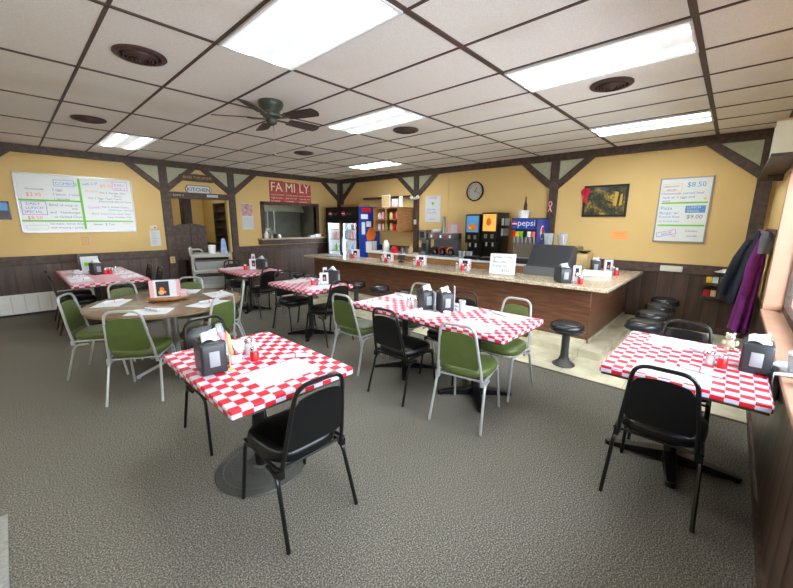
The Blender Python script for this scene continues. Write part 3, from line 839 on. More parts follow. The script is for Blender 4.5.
for a, lab in ((-150+5, 'in front of the nearest green chair'), (150, 'by the leftmost green chair'), (-62, 'by the green chair behind the front dispenser'), (-22+20, 'by the edge-on green chair'), (58, 'by the green chair near the bus cart')):
    if 'nearest' in lab: a = -122
    ar = math.radians(a); x, y = 1.13+.53*math.cos(ar), 4.53+.53*math.sin(ar)
    placemat(x, y, ar+PI/2, 'white placemat on the round table '+lab)
    roll(x+.02, y+.02, ar+.9, 'rolled cutlery on the round table '+lab)

# ------------------------------------------------------------------ counter and stools
CT = .86
body = thing('lunch_counter', 'long L-shaped lunch counter with reddish wood front and speckled beige top', 'counter')
MB().prism([(4.95, 1.21), (XB-.03, 1.21), (XB-.03, 1.60), (5.35, 1.60), (5.35, 7.3), (4.95, 7.3)], .10, CT-.045).build('base', 'counterwood', body, bevel=.006)
poly = [(4.75, 1.0), (XB-.05, 1.0), (XB-.05, 1.68), (5.42, 1.68), (5.42, 7.42), (4.75, 7.42)]
MB().prism(poly, CT-.045, CT).build('countertop', 'granite', body, bevel=.008)
k = MB(); k.box(4.93, 4.951, 1.19, 7.3, .10, .14).box(4.93, XB-.03, 1.19, 1.211, .10, .14); k.build('kick_strip', 'vinylfloor', body)
def make_stool():
    t = thing('counter_stool', 'x', 'stool', group='bolted pedestal counter stools')
    MB().lathe([(.14, .40), (.172, .415), (.182, .45), (.176, .49), (.14, .512), (.05, .518)], 32).build('seat', 'bstool', t, ang=50)
    MB().lathe([(.17, .405), (.186, .42), (.188, .436), (.17, .446)], 32, cap=False).build('seat_rim', 'bstool', t, ang=50)
    MB().lathe([(.12, 0), (.125, .006), (.115, .02), (.07, .05), (.048, .10), (.043, .2), (.045, .36), (.06, .395), (.1, .42)], 24).build('pedestal', 'iron', t, ang=50)
    return t
st = make_stool(); first = True
for x, y, lab in ((4.26, 1.26, 'nearest pedestal stool standing alone in front of the counter corner'),
                  (4.46, 3.86, 'pedestal stool behind the far left corner of the long checkered table'),
                  (4.46, 4.56, 'pedestal stool at the counter, second to the left of the long table'),
                  (4.42, 5.16, 'pedestal stool just right of the black chair in front of the counter'),
                  (4.38, 6.55, 'second farthest pedestal stool at the left end of the counter'),
                  (4.38, 7.15, 'farthest pedestal stool at the left end of the counter'),
                  (4.95, .63, 'pedestal stool nearest the camera in the row along the short side of the counter'),
                  (5.57, .63, 'second pedestal stool in the row along the short side of the counter'),
                  (6.18, .63, 'third pedestal stool in the row along the short side of the counter'),
                  (6.76, .63, 'last pedestal stool by the wall in the row along the short side of the counter')):
    if first: st.location = (x, y, 0); st['label'] = lab; first = False
    else: dup(st, lab, (x, y, 0))
# things on the counter top
for x, y, lab in ((5.18, 6.05, 'in front of the drinks cooler'), (5.10, 4.95, 'in front of the wall shelf cabinet'), (5.10, 4.12, 'in front of the coffee machine'), (5.15, 3.22, 'in front of the juice machines')):
    menu_card(x, y, math.radians(-62), 'white menu card holder on the counter '+lab, .20, .18, CT)
    redjar(x-.10, y-.02, CT, 'red shaker on the counter '+lab, 1.4)
    shaker(x-.10, y-.12, CT, 'right glass shaker on the counter '+lab, 1.3)
    shaker(x-.06, y+.12, CT, 'left glass shaker on the counter '+lab, 1.3)
t = thing('tablet_stand', 'black card terminal on the counter beside the second menu holder', 'card terminal', (5.22, 4.72, CT), math.radians(-60))
MB().box(-.05, .05, -.04, .04, 0, .03).add([(-.07, -.04, .06), (.07, -.04, .06), (.07, .03, .14), (-.07, .03, .14), (-.07, -.02, .05), (.07, -.02, .05), (.07, .05, .13), (-.07, .05, .13)], [(0, 1, 2, 3), (7, 6, 5, 4), (0, 4, 5, 1), (3, 2, 6, 7), (0, 3, 7, 4), (1, 5, 6, 2)]).box(-.015, .015, -.01, .02, .02, .09).build('terminal', 'darkplastic', t)
t = thing('folded_newspaper', 'dark folded newspaper lying on the far left end of the counter', 'newspaper', (5.1, 6.85, CT), .2)
MB().box(-.2, .2, -.28, .28, 0, .008).build('paper', 'midgrey', t); 
t = thing('specials_sign', 'white handwritten specials board on a small easel on the counter', 'sign', (5.04, 2.50, CT), math.radians(-72))
b = MB(); b.T = Matrix.Rotation(math.radians(-14), 4, 'X'); b.rbox(-.19, .19, -.006, .006, .004, .32, .004); b.build('board', 'greyboard', t)
q = MB(); q.T = Matrix.Rotation(math.radians(90-14), 4, 'X') @ Matrix.Translation((0, 0, .007))
q.use('blackink').text('Special Today', .052, -.15, .255); q.use('deepblue').text('Chocolate', .05, -.15, .18).text('Creme Pie', .05, -.15, .115).text('$3.50', .055, -.01, .045); q.build('lettering', None, t)
MB().tube([(.12, 0, .26), (.12, .14, .005)], .005, 6).tube([(-.12, 0, .26), (-.12, .14, .005)], .005, 6).build('easel_leg', 'tan', t)
# register
t = thing('cash_register', 'large dark grey cash register with a slanted hood standing at the counter corner', 'cash register', (5.62, 1.98, 0))
prof = [(-.24, CT+.0), (.18, CT+.0), (.18, 1.27), (.0, 1.31), (-.2, 1.02), (-.24, 1.0)]
b = MB(); n = len(prof); W2 = .30
b.add([(x, -W2, z) for x, z in prof]+[(x, W2, z) for x, z in prof], [tuple(range(n)), tuple(range(2*n-1, n-1, -1))]+[((i+1) % n, i, n+i, n+(i+1) % n) for i in range(n)])
b.build('hood', 'darkplastic', t, bevel=.006)
MB().box(-.26, -.235, -.32, .32, CT, CT+.13).build('front_panel', 'midgrey', t)
b = MB(); b.T = Matrix.Translation((5.62, 1.98, 0)) if False else Matrix()
MB().box(.18, .30, -.24, .24, CT, 1.1).build('rear_box', 'darkplastic', t)
struct_under = MB().box(5.44, 6.0, 1.62, 2.34, .10, CT).build('register_stand', 'tanwood'); tag(struct_under, 'low tan cabinet carrying the cash register behind the counter', 'cabinet')
dispenser(5.0, 1.60, CT, -140, 'napkin dispenser on the counter in front of the cash register').scale = (1.25, 1.25, 1.25)
t = menu_card(5.12, 1.46, math.radians(-60), 'dark menu holder beside the dispenser near the cash register', .1, .22, CT)
shaker(5.0, 1.42, CT, 'glass shaker on the counter corner beside the cash register', 1.5); redjar(4.96, 1.36, CT, 'red shaker on the counter corner near the cash register', 1.4)
t = thing('receipt_tray', 'long low white tray on the short side of the counter', 'tray', (5.95, 1.42, CT), math.radians(-80))
MB().box(-.19, .19, -.11, .11, 0, .012).box(-.19, .19, -.11, -.10, 0, .07).box(-.19, .19, .10, .11, 0, .07).box(-.19, -.18, -.11, .11, 0, .07).box(.18, .19, -.11, .11, 0, .07).build('tray', 'white', t)
dispenser(6.35, 1.55, CT, -160, 'black napkin dispenser on the short side of the counter, near the wall')
menu_card(6.33, 1.36, math.radians(-75), 'menu card holder next to the dispenser on the short side of the counter', .12, .22, CT)
shaker(6.25, 1.27, CT, 'glass shaker on the short side of the counter near the wall', 1.4); redjar(6.22, 1.22, CT, 'red shaker on the short side of the counter near the wall', 1.4)

# back counter and its equipment
bx0 = 6.45
bc = thing('back_counter', 'long tan wooden back counter with a white top along the wall', 'counter')
MB().box(bx0+.02, XB-.02, 1.9, 7.05, .10, .84).build('cabinet', 'tanwood', bc)
MB().box(bx0, XB-.015, 1.85, 7.1, .84, .88).build('worktop', 'white', bc, bevel=.005)
for k in range(8):
    y = 1.98+k*.63
    MB().rbox(bx0+.005, bx0+.022, y, y+.56, .16, .80, .006).build('door', 'tanwood', bc)
BZ = .88
# coffee machine
t = thing('coffee_brewer', 'wide dark steel coffee brewer with red and orange handled pots', 'coffee machine', (6.72, 4.80, BZ))
MB().box(-.16, .2, -.36, .30, .0, .03).box(.05, .2, -.36, .30, .03, .50).box(-.17, .2, -.36, .30, .38, .52).build('housing', 'midgrey', t, bevel=.008)
for i, y in enumerate((-.24, -.02, .19)):
    pot = MB().at(-.06, y, 0).lathe([(.06, .035), (.085, .06), (.085, .12), (.05, .18), (.055, .2)], 18).build('pot', 'coffee', t)
    MB().at(-.06, y, 0).tube(fillet([(-.05, 0, .19), (-.12, 0, .18), (-.11, 0, .08)], .03, 3), .012, 8).lathe([(.057, .19), (.05, .215), (.0, .22)], 12).build('handle', ('orange', 'red', 'black')[i], pot)
for y in (-.3, -.18, -.05, .08, .2): 
    MB().at(-.178, y, .45).box(-.006, .002, -.022, .022, -.03, .03).build('switch', 'red' if y in (-.18, .08) else 'white', t)
MB().lathe([(.045, .52), (.045, .86), (.03, .88)], 16).build('steel_cylinder', 'steel', t)
t = thing('coffee_grinder', 'tall narrow silver grinder beside the coffee brewer', 'grinder', (6.68, 5.30, BZ))
MB().box(-.1, .12, -.1, .1, 0, .05).box(0, .12, -.1, .1, .05, .4).box(-.1, .12, -.1, .1, .34, .58).build('body', 'steel', t, bevel=.008)
MB().box(-.104, -.1, -.06, .06, .40, .54).build('control_panel', 'darkplastic', t); MB().box(-.06, -.0, -.05, .05, .09, .27).build('coffee_bin', 'darkplastic', t)
t = thing('plate_stack', 'stack of white bowls on top of the coffee brewer', 'bowls', (6.76, 4.98, BZ+.52))
MB().lathe([(.05, 0), (.11, .03), (.12, .035), (.11, .05), (.12, .055), (.115, .075), (.1, .08)], 20).build('bowls', 'white', t)
for k, y in enumerate((4.26, 4.17, 4.08, 4.0)):
    t = MB().lathe([(.03, 0), (.04, .16), (.037, .16), (.028, .01)], 14).build('drinking_glass', 'frostplastic'); t.location = (6.6, y, BZ)
    tag(t, 'clear drinking glass standing between coffee brewer and juice machine', 'glass', 'clear glasses beside the juice machine')
def juice(x, y, hh, lab, graphic):
    t = thing('juice_dispenser', lab, 'drink dispenser', (x, y, BZ), 0, 'juice machines on the back counter')
    MB().rbox(-.05, .35, -.17, .17, .0, hh, .012).rbox(-.16, .35, -.17, .17, 0, .06, .01).rbox(-.15, .0, -.17, .17, hh-.58, hh, .012).build('housing', 'black', t)
    g = MB(); g.use('skyblue' if graphic == 0 else 'juicelight').box(-.156, -.15, -.14, .14, hh-.36, hh-.03)
    g.use('orange' if graphic == 0 else 'juicelight').ball(-.156, 0, hh-.26, .006, .10, .07)
    if graphic: g.use('orange').ball(-.157, .01, hh-.2, .006, .06, .10)
    else: g.use('yellow').ball(-.158, .05, hh-.27, .006, .04, .03)
    g.build('graphic_panel', None, t)
    for k in (-.07, .07): 
        MB().cyl(-.11, k, hh-.66, hh-.56, .02, 10).box(-.156, -.148, k-.03, k+.03, hh-.5, hh-.42).build('nozzle', 'steel', t)
    MB().box(-.15, -.06, -.14, .14, .06, .08).build('drip_tray', 'steel', t)
    return t
juice(6.66, 3.93, .92, 'juice dispenser with a light blue and orange picture, left of the pair', 0)
t = juice(6.66, 3.55, .95, 'tall black juice dispenser with a lit orange panel, right of the pair', 1)
p = MB()
for y0, z in ((-.175, .5), (-.175, .7)):
    for x in (.02, .16, .26): p.box(x, x+.09, -.178, -.171, z, z+.14)
p.build('notices', 'paper', t)
t = MB().rbox(0, .36, -.10, .10, 0, .02, .005).box(.02, .3, -.08, .08, .02, .10).build('hot_plate', 'darkplastic'); t.location = (6.6, 3.24, BZ); tag(t, 'low black appliance right of the juice dispensers on the back counter', 'appliance')
# soda fountain
t = thing('soda_fountain', 'blue soda fountain with a white word on its lit head and steel nozzles', 'soda fountain', (6.70, 2.84, BZ))
MB().rbox(-.22, .35, -.24, .24, 0, .10, .01).rbox(-.02, .35, -.24, .24, .1, .84, .01).rbox(-.22, .35, -.24, .24, .62, .84, .012).build('housing', 'darkplastic', t)
MB().box(-.1, -.018, -.22, .22, .10, .48).box(-.14, -.018, -.22, .22, .34, .47).build('steel_front', 'steel', t)
f = MB(); f.use('blue').box(-.228, -.22, -.225, .225, .64, .825).box(-.2, .33, -.247, -.24, .1, .82)
f.use('red').ball(-.228, .172, .735, .006, .05, .05)
f.use('white').box(-.236, -.228, .128, .216, .727, .744)
f.use('deepblue').box(-.2355, -.229, .14, .204, .695, .722)
f.use('white').ball(.05, -.247, .58, .10, .006, .13).use('red').ball(.06, -.25, .62, .075, .006, .07).use('blue').ball(.05, -.25, .52, .075, .006, .055)
q = Matrix(((0, 0, -1, -.2285), (-1, 0, 0, 0), (0, 1, 0, 0), (0, 0, 0, 1)))
f.T = q; f.use('white').text('pepsi', .16, -.115, .70)
f.build('graphics', None, t)
for k in range(6):
    y = .19-.076*k
    MB().use(('red', 'yellow', 'greytape', 'black', 'white', 'redink')[k]).box(-.23, -.2, y-.03, y+.03, .50, .60).build('flavour_badge', None, t)
    MB().cyl(-.17, y, .40, .50, .02, 10).box(-.15, -.14, y-.02, y+.02, .33, .46).build('nozzle', 'steel', t)
MB().box(-.21, -.02, -.22, .22, .10, .115).build('drip_tray', 'steel', t)
t = MB().lathe([(.09, 0), (.105, .13), (.11, .135), (.1, .14)], 20).build('plastic_tub', 'white'); t.location = (6.62, 2.92, BZ+.84); tag(t, 'white tub standing on top of the soda fountain', 'tub')
t = MB().lathe([(.03, 0), (.032, .1), (.014, .17), (.012, .24), (.014, .25)], 12).build('brown_bottle', 'coffee'); t.location = (6.66, 2.91, BZ+.84+.14); tag(t, 'slim dark bottle standing in the white tub on the soda fountain', 'bottle')
# pitchers on a shelf beside
sh = MB().box(6.45, 7.05, 1.95, 2.50, BZ, BZ+.34).build('ice_bin', 'steel'); tag(sh, 'steel ice bin under the clear pitchers right of the soda fountain', 'bin')
for x, y, lab in ((6.56, 2.40, 'left clear plastic pitcher on the steel bin'), (6.56, 2.16, 'right clear plastic pitcher on the steel bin')):
    t = thing('water_pitcher', lab, 'pitcher', (x, y, BZ+.34), 0, 'clear pitchers')
    MB().lathe([(.065, 0), (.085, .22), (.09, .235), (.082, .23), (.06, .01)], 20).build('jug', 'frostplastic', t)
    MB().tube(fillet([(-.07, -.03, .19), (-.13, -.06, .18), (-.12, -.05, .06), (-.06, -.03, .05)], .03, 3), .009, 8).build('handle', 'frostplastic', t)
t = thing('black_bowl', 'black bowl on a small tan box right of the pitchers', 'bowl', (6.75, 1.84, 1.12)); MB().lathe([(.03, 0), (.1, .04), (.11, .05), (.1, .048)], 20).build('bowl', 'black', t)
t = MB().rbox(6.6, 6.95, 1.74, 1.93, .1, 1.12, .01).build('cup_dispenser', 'tan'); tag(t, 'narrow tan cabinet at the wall end of the back counter, under the black bowl', 'box')
# small things left of the brewer
for x, y, m_, r, hh, lab in ((6.55, 6.45, 'white', .09, .30, 'white plastic canister left of the red pot on the back counter'), (6.55, 6.15, 'red', .10, .16, 'red round tin on the back counter below the wall cabinet'),
                             (6.6, 5.93, 'steel', .045, .14, 'steel cup right of the red tin on the back counter'), (6.6, 5.80, 'steel', .045, .16, 'second steel cup right of the red tin on the back counter'), (6.55, 5.62, 'tan', .06, .20, 'tan jar near the wall post on the back counter')):
    t = MB().lathe([(r*.9, 0), (r, .02), (r, hh*.7), (r*.6, hh*.85), (r*.5, hh)], 18).build('canister', m_); t.location = (x, y, BZ); tag(t, lab, 'canister', 'canisters on the back counter')

# drinks cooler in the corner
co = thing('drinks_cooler', 'two-door glass drinks cooler with a dark header and blue side in the corner', 'cooler', (6.30, 7.88, .10))
W_, D_, HH = .68, .74, 1.93
cy0, cy1 = -.70, .70
MB().box(0, D_, cy0, cy0+.04, 0, HH).build('side_panel', 'blue', co, bevel=.004)
s = MB(); s.box(0, D_, cy1-.04, cy1, 0, HH).box(0, D_, cy0+.04, cy1-.04, 0, .16).box(0, D_, cy0+.04, cy1-.04, HH-.38, HH).box(D_-.04, D_, cy0+.04, cy1-.04, .16, HH-.38).box(-.03, .0, cy0, cy1, 0, .18).box(-.03, 0, cy0, cy1, HH-.36, HH)
s.build('cabinet', 'black', co, bevel=.004)
ym = (cy0+cy1)/2
for y0, y1 in ((cy0+.02, ym-.01), (ym+.01, cy1-.02)):
    d = MB(); d.box(-.05, -.005, y0, y0+.05, .19, HH-.37).box(-.05, -.005, y1-.05, y1, .19, HH-.37).box(-.05, -.005, y0+.05, y1-.05, .19, .25).box(-.05, -.005, y0+.05, y1-.05, HH-.43, HH-.37)
    dr = d.build('door', 'black', co)
    MB().box(-.03, -.024, y0+.05, y1-.05, .25, HH-.43).build('glass', 'glassy', dr)
    hy = y0+.06 if y0 > ym else y1-.06
    MB().tube([(-.055, hy, .7), (-.07, hy, .72), (-.07, hy, 1.1), (-.055, hy, 1.12)], .01, 6).build('handle', 'steel', dr)
MB().box(.02, D_-.045, cy0+.045, cy0+.05, .17, HH-.4).box(D_-.055, D_-.045, cy0+.05, cy1-.05, .17, HH-.4).box(.02, D_-.05, cy1-.05, cy1-.045, .17, HH-.4).build('liner', 'white', co)
for z in (.40, .72, 1.04, 1.32): MB().box(.05, .62, cy0+.05, cy1-.05, z, z+.012).build('shelf', 'steel', co)
MB().box(.01, .04, ym-.02, ym+.02, .25, HH-.45).box(.03, .06, cy0+.06, cy1-.06, HH-.42, HH-.40).box(.01, .035, cy0+.05, cy0+.075, .25, HH-.45).build('lamp', 'coolerlight', co)
f = MB()
for yc in (ym+.33, ym-.25):
    f.use('red').ball(-.032, yc+.16, HH-.18, .006, .07, .07); f.use('white').box(-.041, -.034, yc+.10, yc+.22, HH-.19, HH-.165); f.use('blue').box(-.0405, -.034, yc+.11, yc+.21, HH-.235, HH-.195)
    f.T = Matrix(((0, 0, -1, -.0315), (-1, 0, 0, 0), (0, 1, 0, 0), (0, 0, 0, 1))); f.use('midgrey').text('pepsi', .11, -yc-.06, HH-.21); f.T = Matrix()
f.build('header_graphics', None, co)
f = MB(); f.T = Matrix(((1, 0, 0, 0), (0, 0, -1, cy0-.0005), (0, 1, 0, 0), (0, 0, 0, 1)))
f.use('red').box(.1, .42, HH-.14, HH-.04, 0, .004).use('white').box(.06, .30, HH-.32, HH-.20, 0, .004).box(.25, .42, HH-.52, HH-.38, 0, .004).box(.08, .2, HH-.72, HH-.40, 0, .004)
f.use('white').box(.22, .44, .74, 1.02, 0, .005).box(.46, .62, .74, 1.02, 0, .005)
f.use('orange').prism([(.28, 1.04), (.52, 1.06), (.60, 1.20), (.50, 1.40), (.36, 1.38), (.24, 1.2)], 0, .006)
n_ = 24
circ = lambda cx_, cy_, r_, a0, a1: [(cx_+r_*math.cos(a0+(a1-a0)*i/n_), cy_+r_*math.sin(a0+(a1-a0)*i/n_)) for i in range(n_+1)]
f.use('white').prism(circ(.5, .52, .19, 0, 2*PI)[:-1], 0, .004); f.use('red').prism(circ(.5, .52, .17, .45, PI-.1), 0, .006); f.use('deepblue').prism(circ(.5, .52, .17, PI+.45, 2*PI-.1), 0, .006)
f.build('side_graphics', None, co)
k = 0
for z in (.412, .732, 1.052, 1.332):
    for y in (-.57, -.42, -.25, .12, .28, .46):
        k += 1
        if k % 7 == 3: continue
        t = MB().lathe([(.03, 0), (.033, .01), (.033, .13), (.014, .18), (.014, .21)], 10).build('soda_bottle', ('red', 'coffee', 'greytape', 'orange', 'skyblue')[k % 5]); t.location = (6.30+.14, 7.88+y, .10+z)
        tag(t, 'soft drink bottle on a lit shelf inside the drinks cooler', 'bottle', 'soft drink bottles in the cooler')
t = MB().box(6.45, 6.85, 7.35, 8.1, 2.03, 2.10).build('cardboard_flat', 'tanwood'); tag(t, 'flat cardboard box lying on top of the drinks cooler', 'box')

# wall cabinet with open front and a shelf behind
wc = thing('wall_cabinet', 'tan wall cabinet with open left half full of trinkets, beside the dark post', 'cabinet', (0, 0, 0))
s = MB(); s.box(6.5, XB-.02, 6.0, 6.03, 1.42, 1.98).box(6.5, XB-.02, 6.83, 6.86, 1.42, 1.98).box(6.5, XB-.02, 6.0, 6.86, 1.40, 1.43).box(6.5, XB-.02, 6.0, 6.86, 1.97, 2.0).box(7.05, XB-.02, 6.0, 6.86, 1.42, 1.98).box(6.5, 6.52, 6.40, 6.43, 1.42, 1.98)
s.build('case', 'tanwood', wc); MB().box(6.52, 7.05, 6.03, 6.83, 1.69, 1.705).build('shelf', 'tanwood', wc)
k = 0
for z in (1.435, 1.71):
    for y in (6.10, 6.21, 6.33, 6.50, 6.62, 6.75):
        k += 1; r = .035+.02*((k*37) % 5)/5
        t = MB().lathe([(r*.7, 0), (r, .03), (r*.9, .1+.1*((k*53) % 4)/4), (r*.4, .16)], 12).build('trinket', ('paper', 'pinkpaper', 'greytape', 'tan', 'red', 'white')[(k*5) % 6]); t.location = (6.62, y, z)
        tag(t, 'small cup or trinket on a shelf of the tan wall cabinet', 'trinket', 'trinkets in the wall cabinet')
b = thing('wall_shelf', 'long dark shelf bracket line above the wall cabinet', 'shelf'); MB().box(6.95, XB-.01, 6.0, 7.75, 2.25, 2.29).build('board', 'beam', b)
for y0, y1, z1, m_, lab in ((6.44, 6.74, 2.31, 'tan', 'large pale framed picture standing on the tan wall cabinet'), (6.19, 6.38, 2.20, 'paper', 'middle white card standing on the tan wall cabinet'), (6.03, 6.14, 2.26, 'paper', 'narrow white card standing at the right end of the tan wall cabinet')):
    t = thing('standing_frame', lab, 'picture frame', (6.70, (y0+y1)/2, 2.0)); hw = (y1-y0)/2
    MB().box(-.006, .012, -hw, hw, 0, z1-2.0).build('frame', 'white', t); MB().box(-.009, -.006, -hw+.02, hw-.02, .02, z1-2.02).build('picture', m_, t)
t = MB().box(XB-.065, XB-.055, 5.87, 5.95, 1.58, 1.70).build('wall_switch', 'cream'); tag(t, 'cream switch plate on the dark post beside the wall cabinet', 'switch')
t = thing('emergency_light', 'small white twin-head emergency lamp on the dark post', 'emergency light', (XB-.054, 5.9, 2.22))
MB().box(-.03, 0, -.05, .05, -.03, .03).build('box', 'cream', t)
for s_ in (-1, 1): MB().ball(-.05, s_*.10, .02, .045, .045, .045).tube([(-.02, s_*.04, 0), (-.05, s_*.1, .02)], .01, 6).build('lamp_head', 'white', t)

# ------------------------------------------------------------------ wall things: helpers in wall frames
def wall_thing(name, label, cat, side, u, v, group=None, out=0):
    t = bpy.data.objects.new(name, None); COL.objects.link(t); t.empty_display_size = .05
    Wm = (WA if side == 'A' else WB)
    t.matrix_world = Wm @ Matrix.Translation((u, v, out-.001)); return tag(t, label, cat, group)
def rect(mb, x0, x1, y0, y1, z0=0, z1=.004): return mb.box(x0, x1, y0, y1, z0, z1)
def outline(mb, x0, x1, y0, y1, w=.006, z0=.001, z1=.0022):
    return mb.box(x0, x1, y0, y0+w, z0, z1).box(x0, x1, y1-w, y1, z0, z1).box(x0, x0+w, y0, y1, z0, z1).box(x1-w, x1, y0, y1, z0, z1)
# left menu board: x .20..1.81, z 1.43..2.415
bw, bh = 1.61, .985
t = wall_thing('menu_whiteboard', 'large wide handwritten whiteboard menu divided by green tape on the left wall', 'whiteboard', 'A', .205, 1.43)
MB().box(0, bw, 0, bh, 0, .018).build('board', 'greyboard', t)
fr = MB(); outline(fr, -.012, bw+.012, -.012, bh+.012, .02, 0, .026); fr.build('frame', 'steel', t)
MB().box(.515*bw-.018, .515*bw+.018, .04, .97*bh, .018, .0195).build('green_tape', 'greytape', t); MB().box(.0, .515*bw, .555*bh-.014, .555*bh+.014, .018, .0198).build('green_tape', 'greytape', t); MB().box(0, .98*bw, .195*bh-.014, .195*bh+.014, .018, .0198).build('green_tape', 'greytape', t)
q = MB(); Z = .019
def L(m_, txt, fx, fy, s_, rot=0): q.use(m_).text(txt, s_, fx*bw, (1-fy)*bh, Z, rot)
q.use('blueink'); outline(q, .30*bw, .475*bw, .81*bh, .925*bh, .008, Z, Z+.001); L('blueink', 'COMBOS', .312, .165, .072)
L('ink', 'Homemade', .07, .27, .05); L('redink', '$3.95', .07, .38, .085)
L('ink', '2 eggs', .28, .27, .055); L('ink', '2 bacon  + toast', .28, .35, .055); L('ink', '1 pancake', .28, .43, .055)
q.use('purpleink'); outline(q, .02*bw, .215*bw, .30*bh, .535*bh, .008, Z, Z+.001)
L('purpleink', 'DAILY', .055, .53, .065); L('purpleink', 'LUNCH', .05, .60, .065); L('purpleink', 'SPECIAL', .035, .67, .065)
L('redink', '$8.50', .05, .78, .085)
L('ink', 'Bowl of soup or', .235, .54, .06); L('ink', 'chili', .42, .60, .05); L('ink', 'and   Hamburger', .235, .67, .06); L('ink', 'or Grilled Cheese', .26, .75, .06)
q.use('greytape'); outline(q, .03*bw, .2*bw, .05*bh, .12*bh, .005, Z, Z+.001)
L('ink', 'Ice water, lemon slices', .22, .87, .05); L('ink', 'with dressing + pickle', .22, .94, .05)
L('blueink', 'with 2 of', .545, .15, .06, .15); L('orink', '$9.95', .70, .17, .085)
q.use('magink'); outline(q, .82*bw, .965*bw, .79*bh, .955*bh, .007, Z, Z+.001); L('purpleink', 'DAILY', .835, .13, .06); L('magink', 'PICK 2', .835, .20, .06)
L('orink', 'Breakfast', .565, .26, .05); L('ink', 'Pick 2  Sausage, Ham', .69, .28, .047); L('ink', '+ Bacon', .80, .335, .047)
L('ink', 'Pick 2  Eggs, Toast, French', .58, .39, .047); L('ink', '(Homemade Biscuit Toast)', .67, .445, .047)
L('magink', 'Lunch', .57, .565, .07); L('ink', 'Pick 2  Grilled Cheese', .69, .55, .047); L('blueink', 'Hamburger, Hot dog', .75, .605, .047)
L('ink', 'Pick 2  French Fries, Salad, Chips', .59, .68, .045); L('ink', 'Soup, Coleslaw, Fruit', .73, .74, .045)
L('blackink', 'Dessert', .59, .88, .045); L('ink', '$ Tax', .70, .885, .06); L('orink', 'Extra', .88, .86, .05)
q.build('lettering', None, t)
# right menu board : y .94..0.31, z 1.36..2.31
bw, bh = .62, .95
t = wall_thing('menu_whiteboard', 'tall handwritten whiteboard of breakfast and lunch specials on the right wall', 'whiteboard', 'B', -.935, 1.36)
MB().box(0, bw, 0, bh, 0, .018).build('board', 'greyboard', t)
fr = MB(); outline(fr, -.012, bw+.012, -.012, bh+.012, .02, 0, .026); fr.build('frame', 'steel', t)
MB().box(.04, .96*bw, .605*bh, .63*bh, .018, .0195).build('green_tape', 'greytape', t); MB().box(.03, .97*bw, .25*bh, .275*bh, .018, .0195).build('green_tape', 'greytape', t)
q = MB()
q.use('orink'); outline(q, .03, .27, .80*bh, .92*bh, .005, Z, Z+.001); L('ink', 'BREAKFAST', .08, .135, .036); L('ink', 'SPECIAL', .13, .19, .036); L('blueink', '$8.50', .52, .14, .10)
L('purpleink', 'Homemade corned beef', .04, .25, .052); L('purpleink', 'hash w/ 2 eggs and', .07, .31, .052); L('purpleink', 'toast', .07, .365, .05)
q.use('blueink').box(.56*bw, .94*bw, .46*bh, .57*bh, Z, Z+.001); q.use('paper').text('LUNCH', .048, .59*bw, .525*bh, Z+.002).text('SPECIAL', .042, .59*bw, .475*bh, Z+.002)
L('blueink', 'Pizza', .06, .49, .075); L('blueink', 'Burger w/', .05, .56, .06); L('blueink', 'French fries', .05, .62, .055); L('ink', '$9.00', .60, .63, .085); L('blueink', 'w/ Tossed salad', .06, .685, .04)
q.T = Matrix.Translation((.04, .06, 0)) @ Matrix.Rotation(.25, 4, 'Z'); q.use('purpleink'); outline(q, 0, .25, .0, .07, .006, Z, Z+.001); q.use('purpleink').text('SOUP', .055, .06, .012, Z); q.T = Matrix()
L('redink', 'Cup', .33, .92, .045); L('ink', 'Chicken', .62, .84, .045); L('ink', 'noodle', .66, .92, .045)
q.use('yellow').box(.87*bw, .93*bw, .66*bh, .69*bh, .018, .0195)
q.build('lettering', None, t)
# white notice board near coffee
t = wall_thing('wall_poster', 'white poster with small writing above the coffee brewer', 'poster', 'B', -5.63, 1.64)
MB().box(0, .46, 0, .62, 0, .012).build('sheet', 'paper', t)
q = MB(); bw, bh = .46, .62; Z = .0125; L('magink', 'DINNERS', .25, .12, .06); q.use('greytape').ball(.23, .44, .013, .04, .04, .002); L('blueink', 'Fish Friday', .12, .55, .06); L('blueink', 'Shrimp basket', .08, .66, .055); L('ink', 'open til 8', .3, .9, .045); q.build('lettering', None, t)
t = wall_thing('pink_notice', 'pink-bordered paper notice on the wall left of the juice machines', 'notice', 'B', -4.93, 1.31); MB().box(0, .32, 0, .31, 0, .004).build('border', 'pinkpaper', t)
MB().box(.07, .25, .04, .28, .004, .006).build('sheet', 'paper', t)
t = wall_thing('paper_notice', 'small orange paper notice under the landscape picture', 'notice', 'B', -1.54, 1.37); MB().box(0, .24, 0, .14, 0, .004).build('sheet', 'orangepaper', t)
q = MB(); q.use('redink').text('NO PERSONAL', .026, .03, .09, .0045).text('CHECKS', .026, .07, .05, .0045); q.build('lettering', None, t)
# clock
t = wall_thing('wall_clock', 'round dark-rimmed wall clock above the juice machines', 'clock', 'B', -4.25, 2.30)
MB().lathe([(.205, 0), (.21, .02), (.205, .04), (.185, .045), (.18, .03)], 40, cap=False).build('rim', 'coffee', t)
MB().lathe([(.185, 0), (.185, .025)], 40).build('dial', mat('clock_dial', (176, 172, 160), .5), t)
q = MB()
for i in range(12):
    a = PI/2-2*PI*(i+1)/12; q.use('blackink').text(str(i+1), .04, .145*math.cos(a), .145*math.sin(a)-.014, .026, 0, .0006, 'CENTER')
q.build('numerals', None, t)
MB().at(0, 0, .028, math.radians(60)).box(-.02, .10, -.006, .006, 0, .002).build('hour_hand', 'blackink', t); MB().at(0, 0, .031, math.radians(-20)).box(-.02, .14, -.004, .004, 0, .002).build('minute_hand', 'blackink', t)
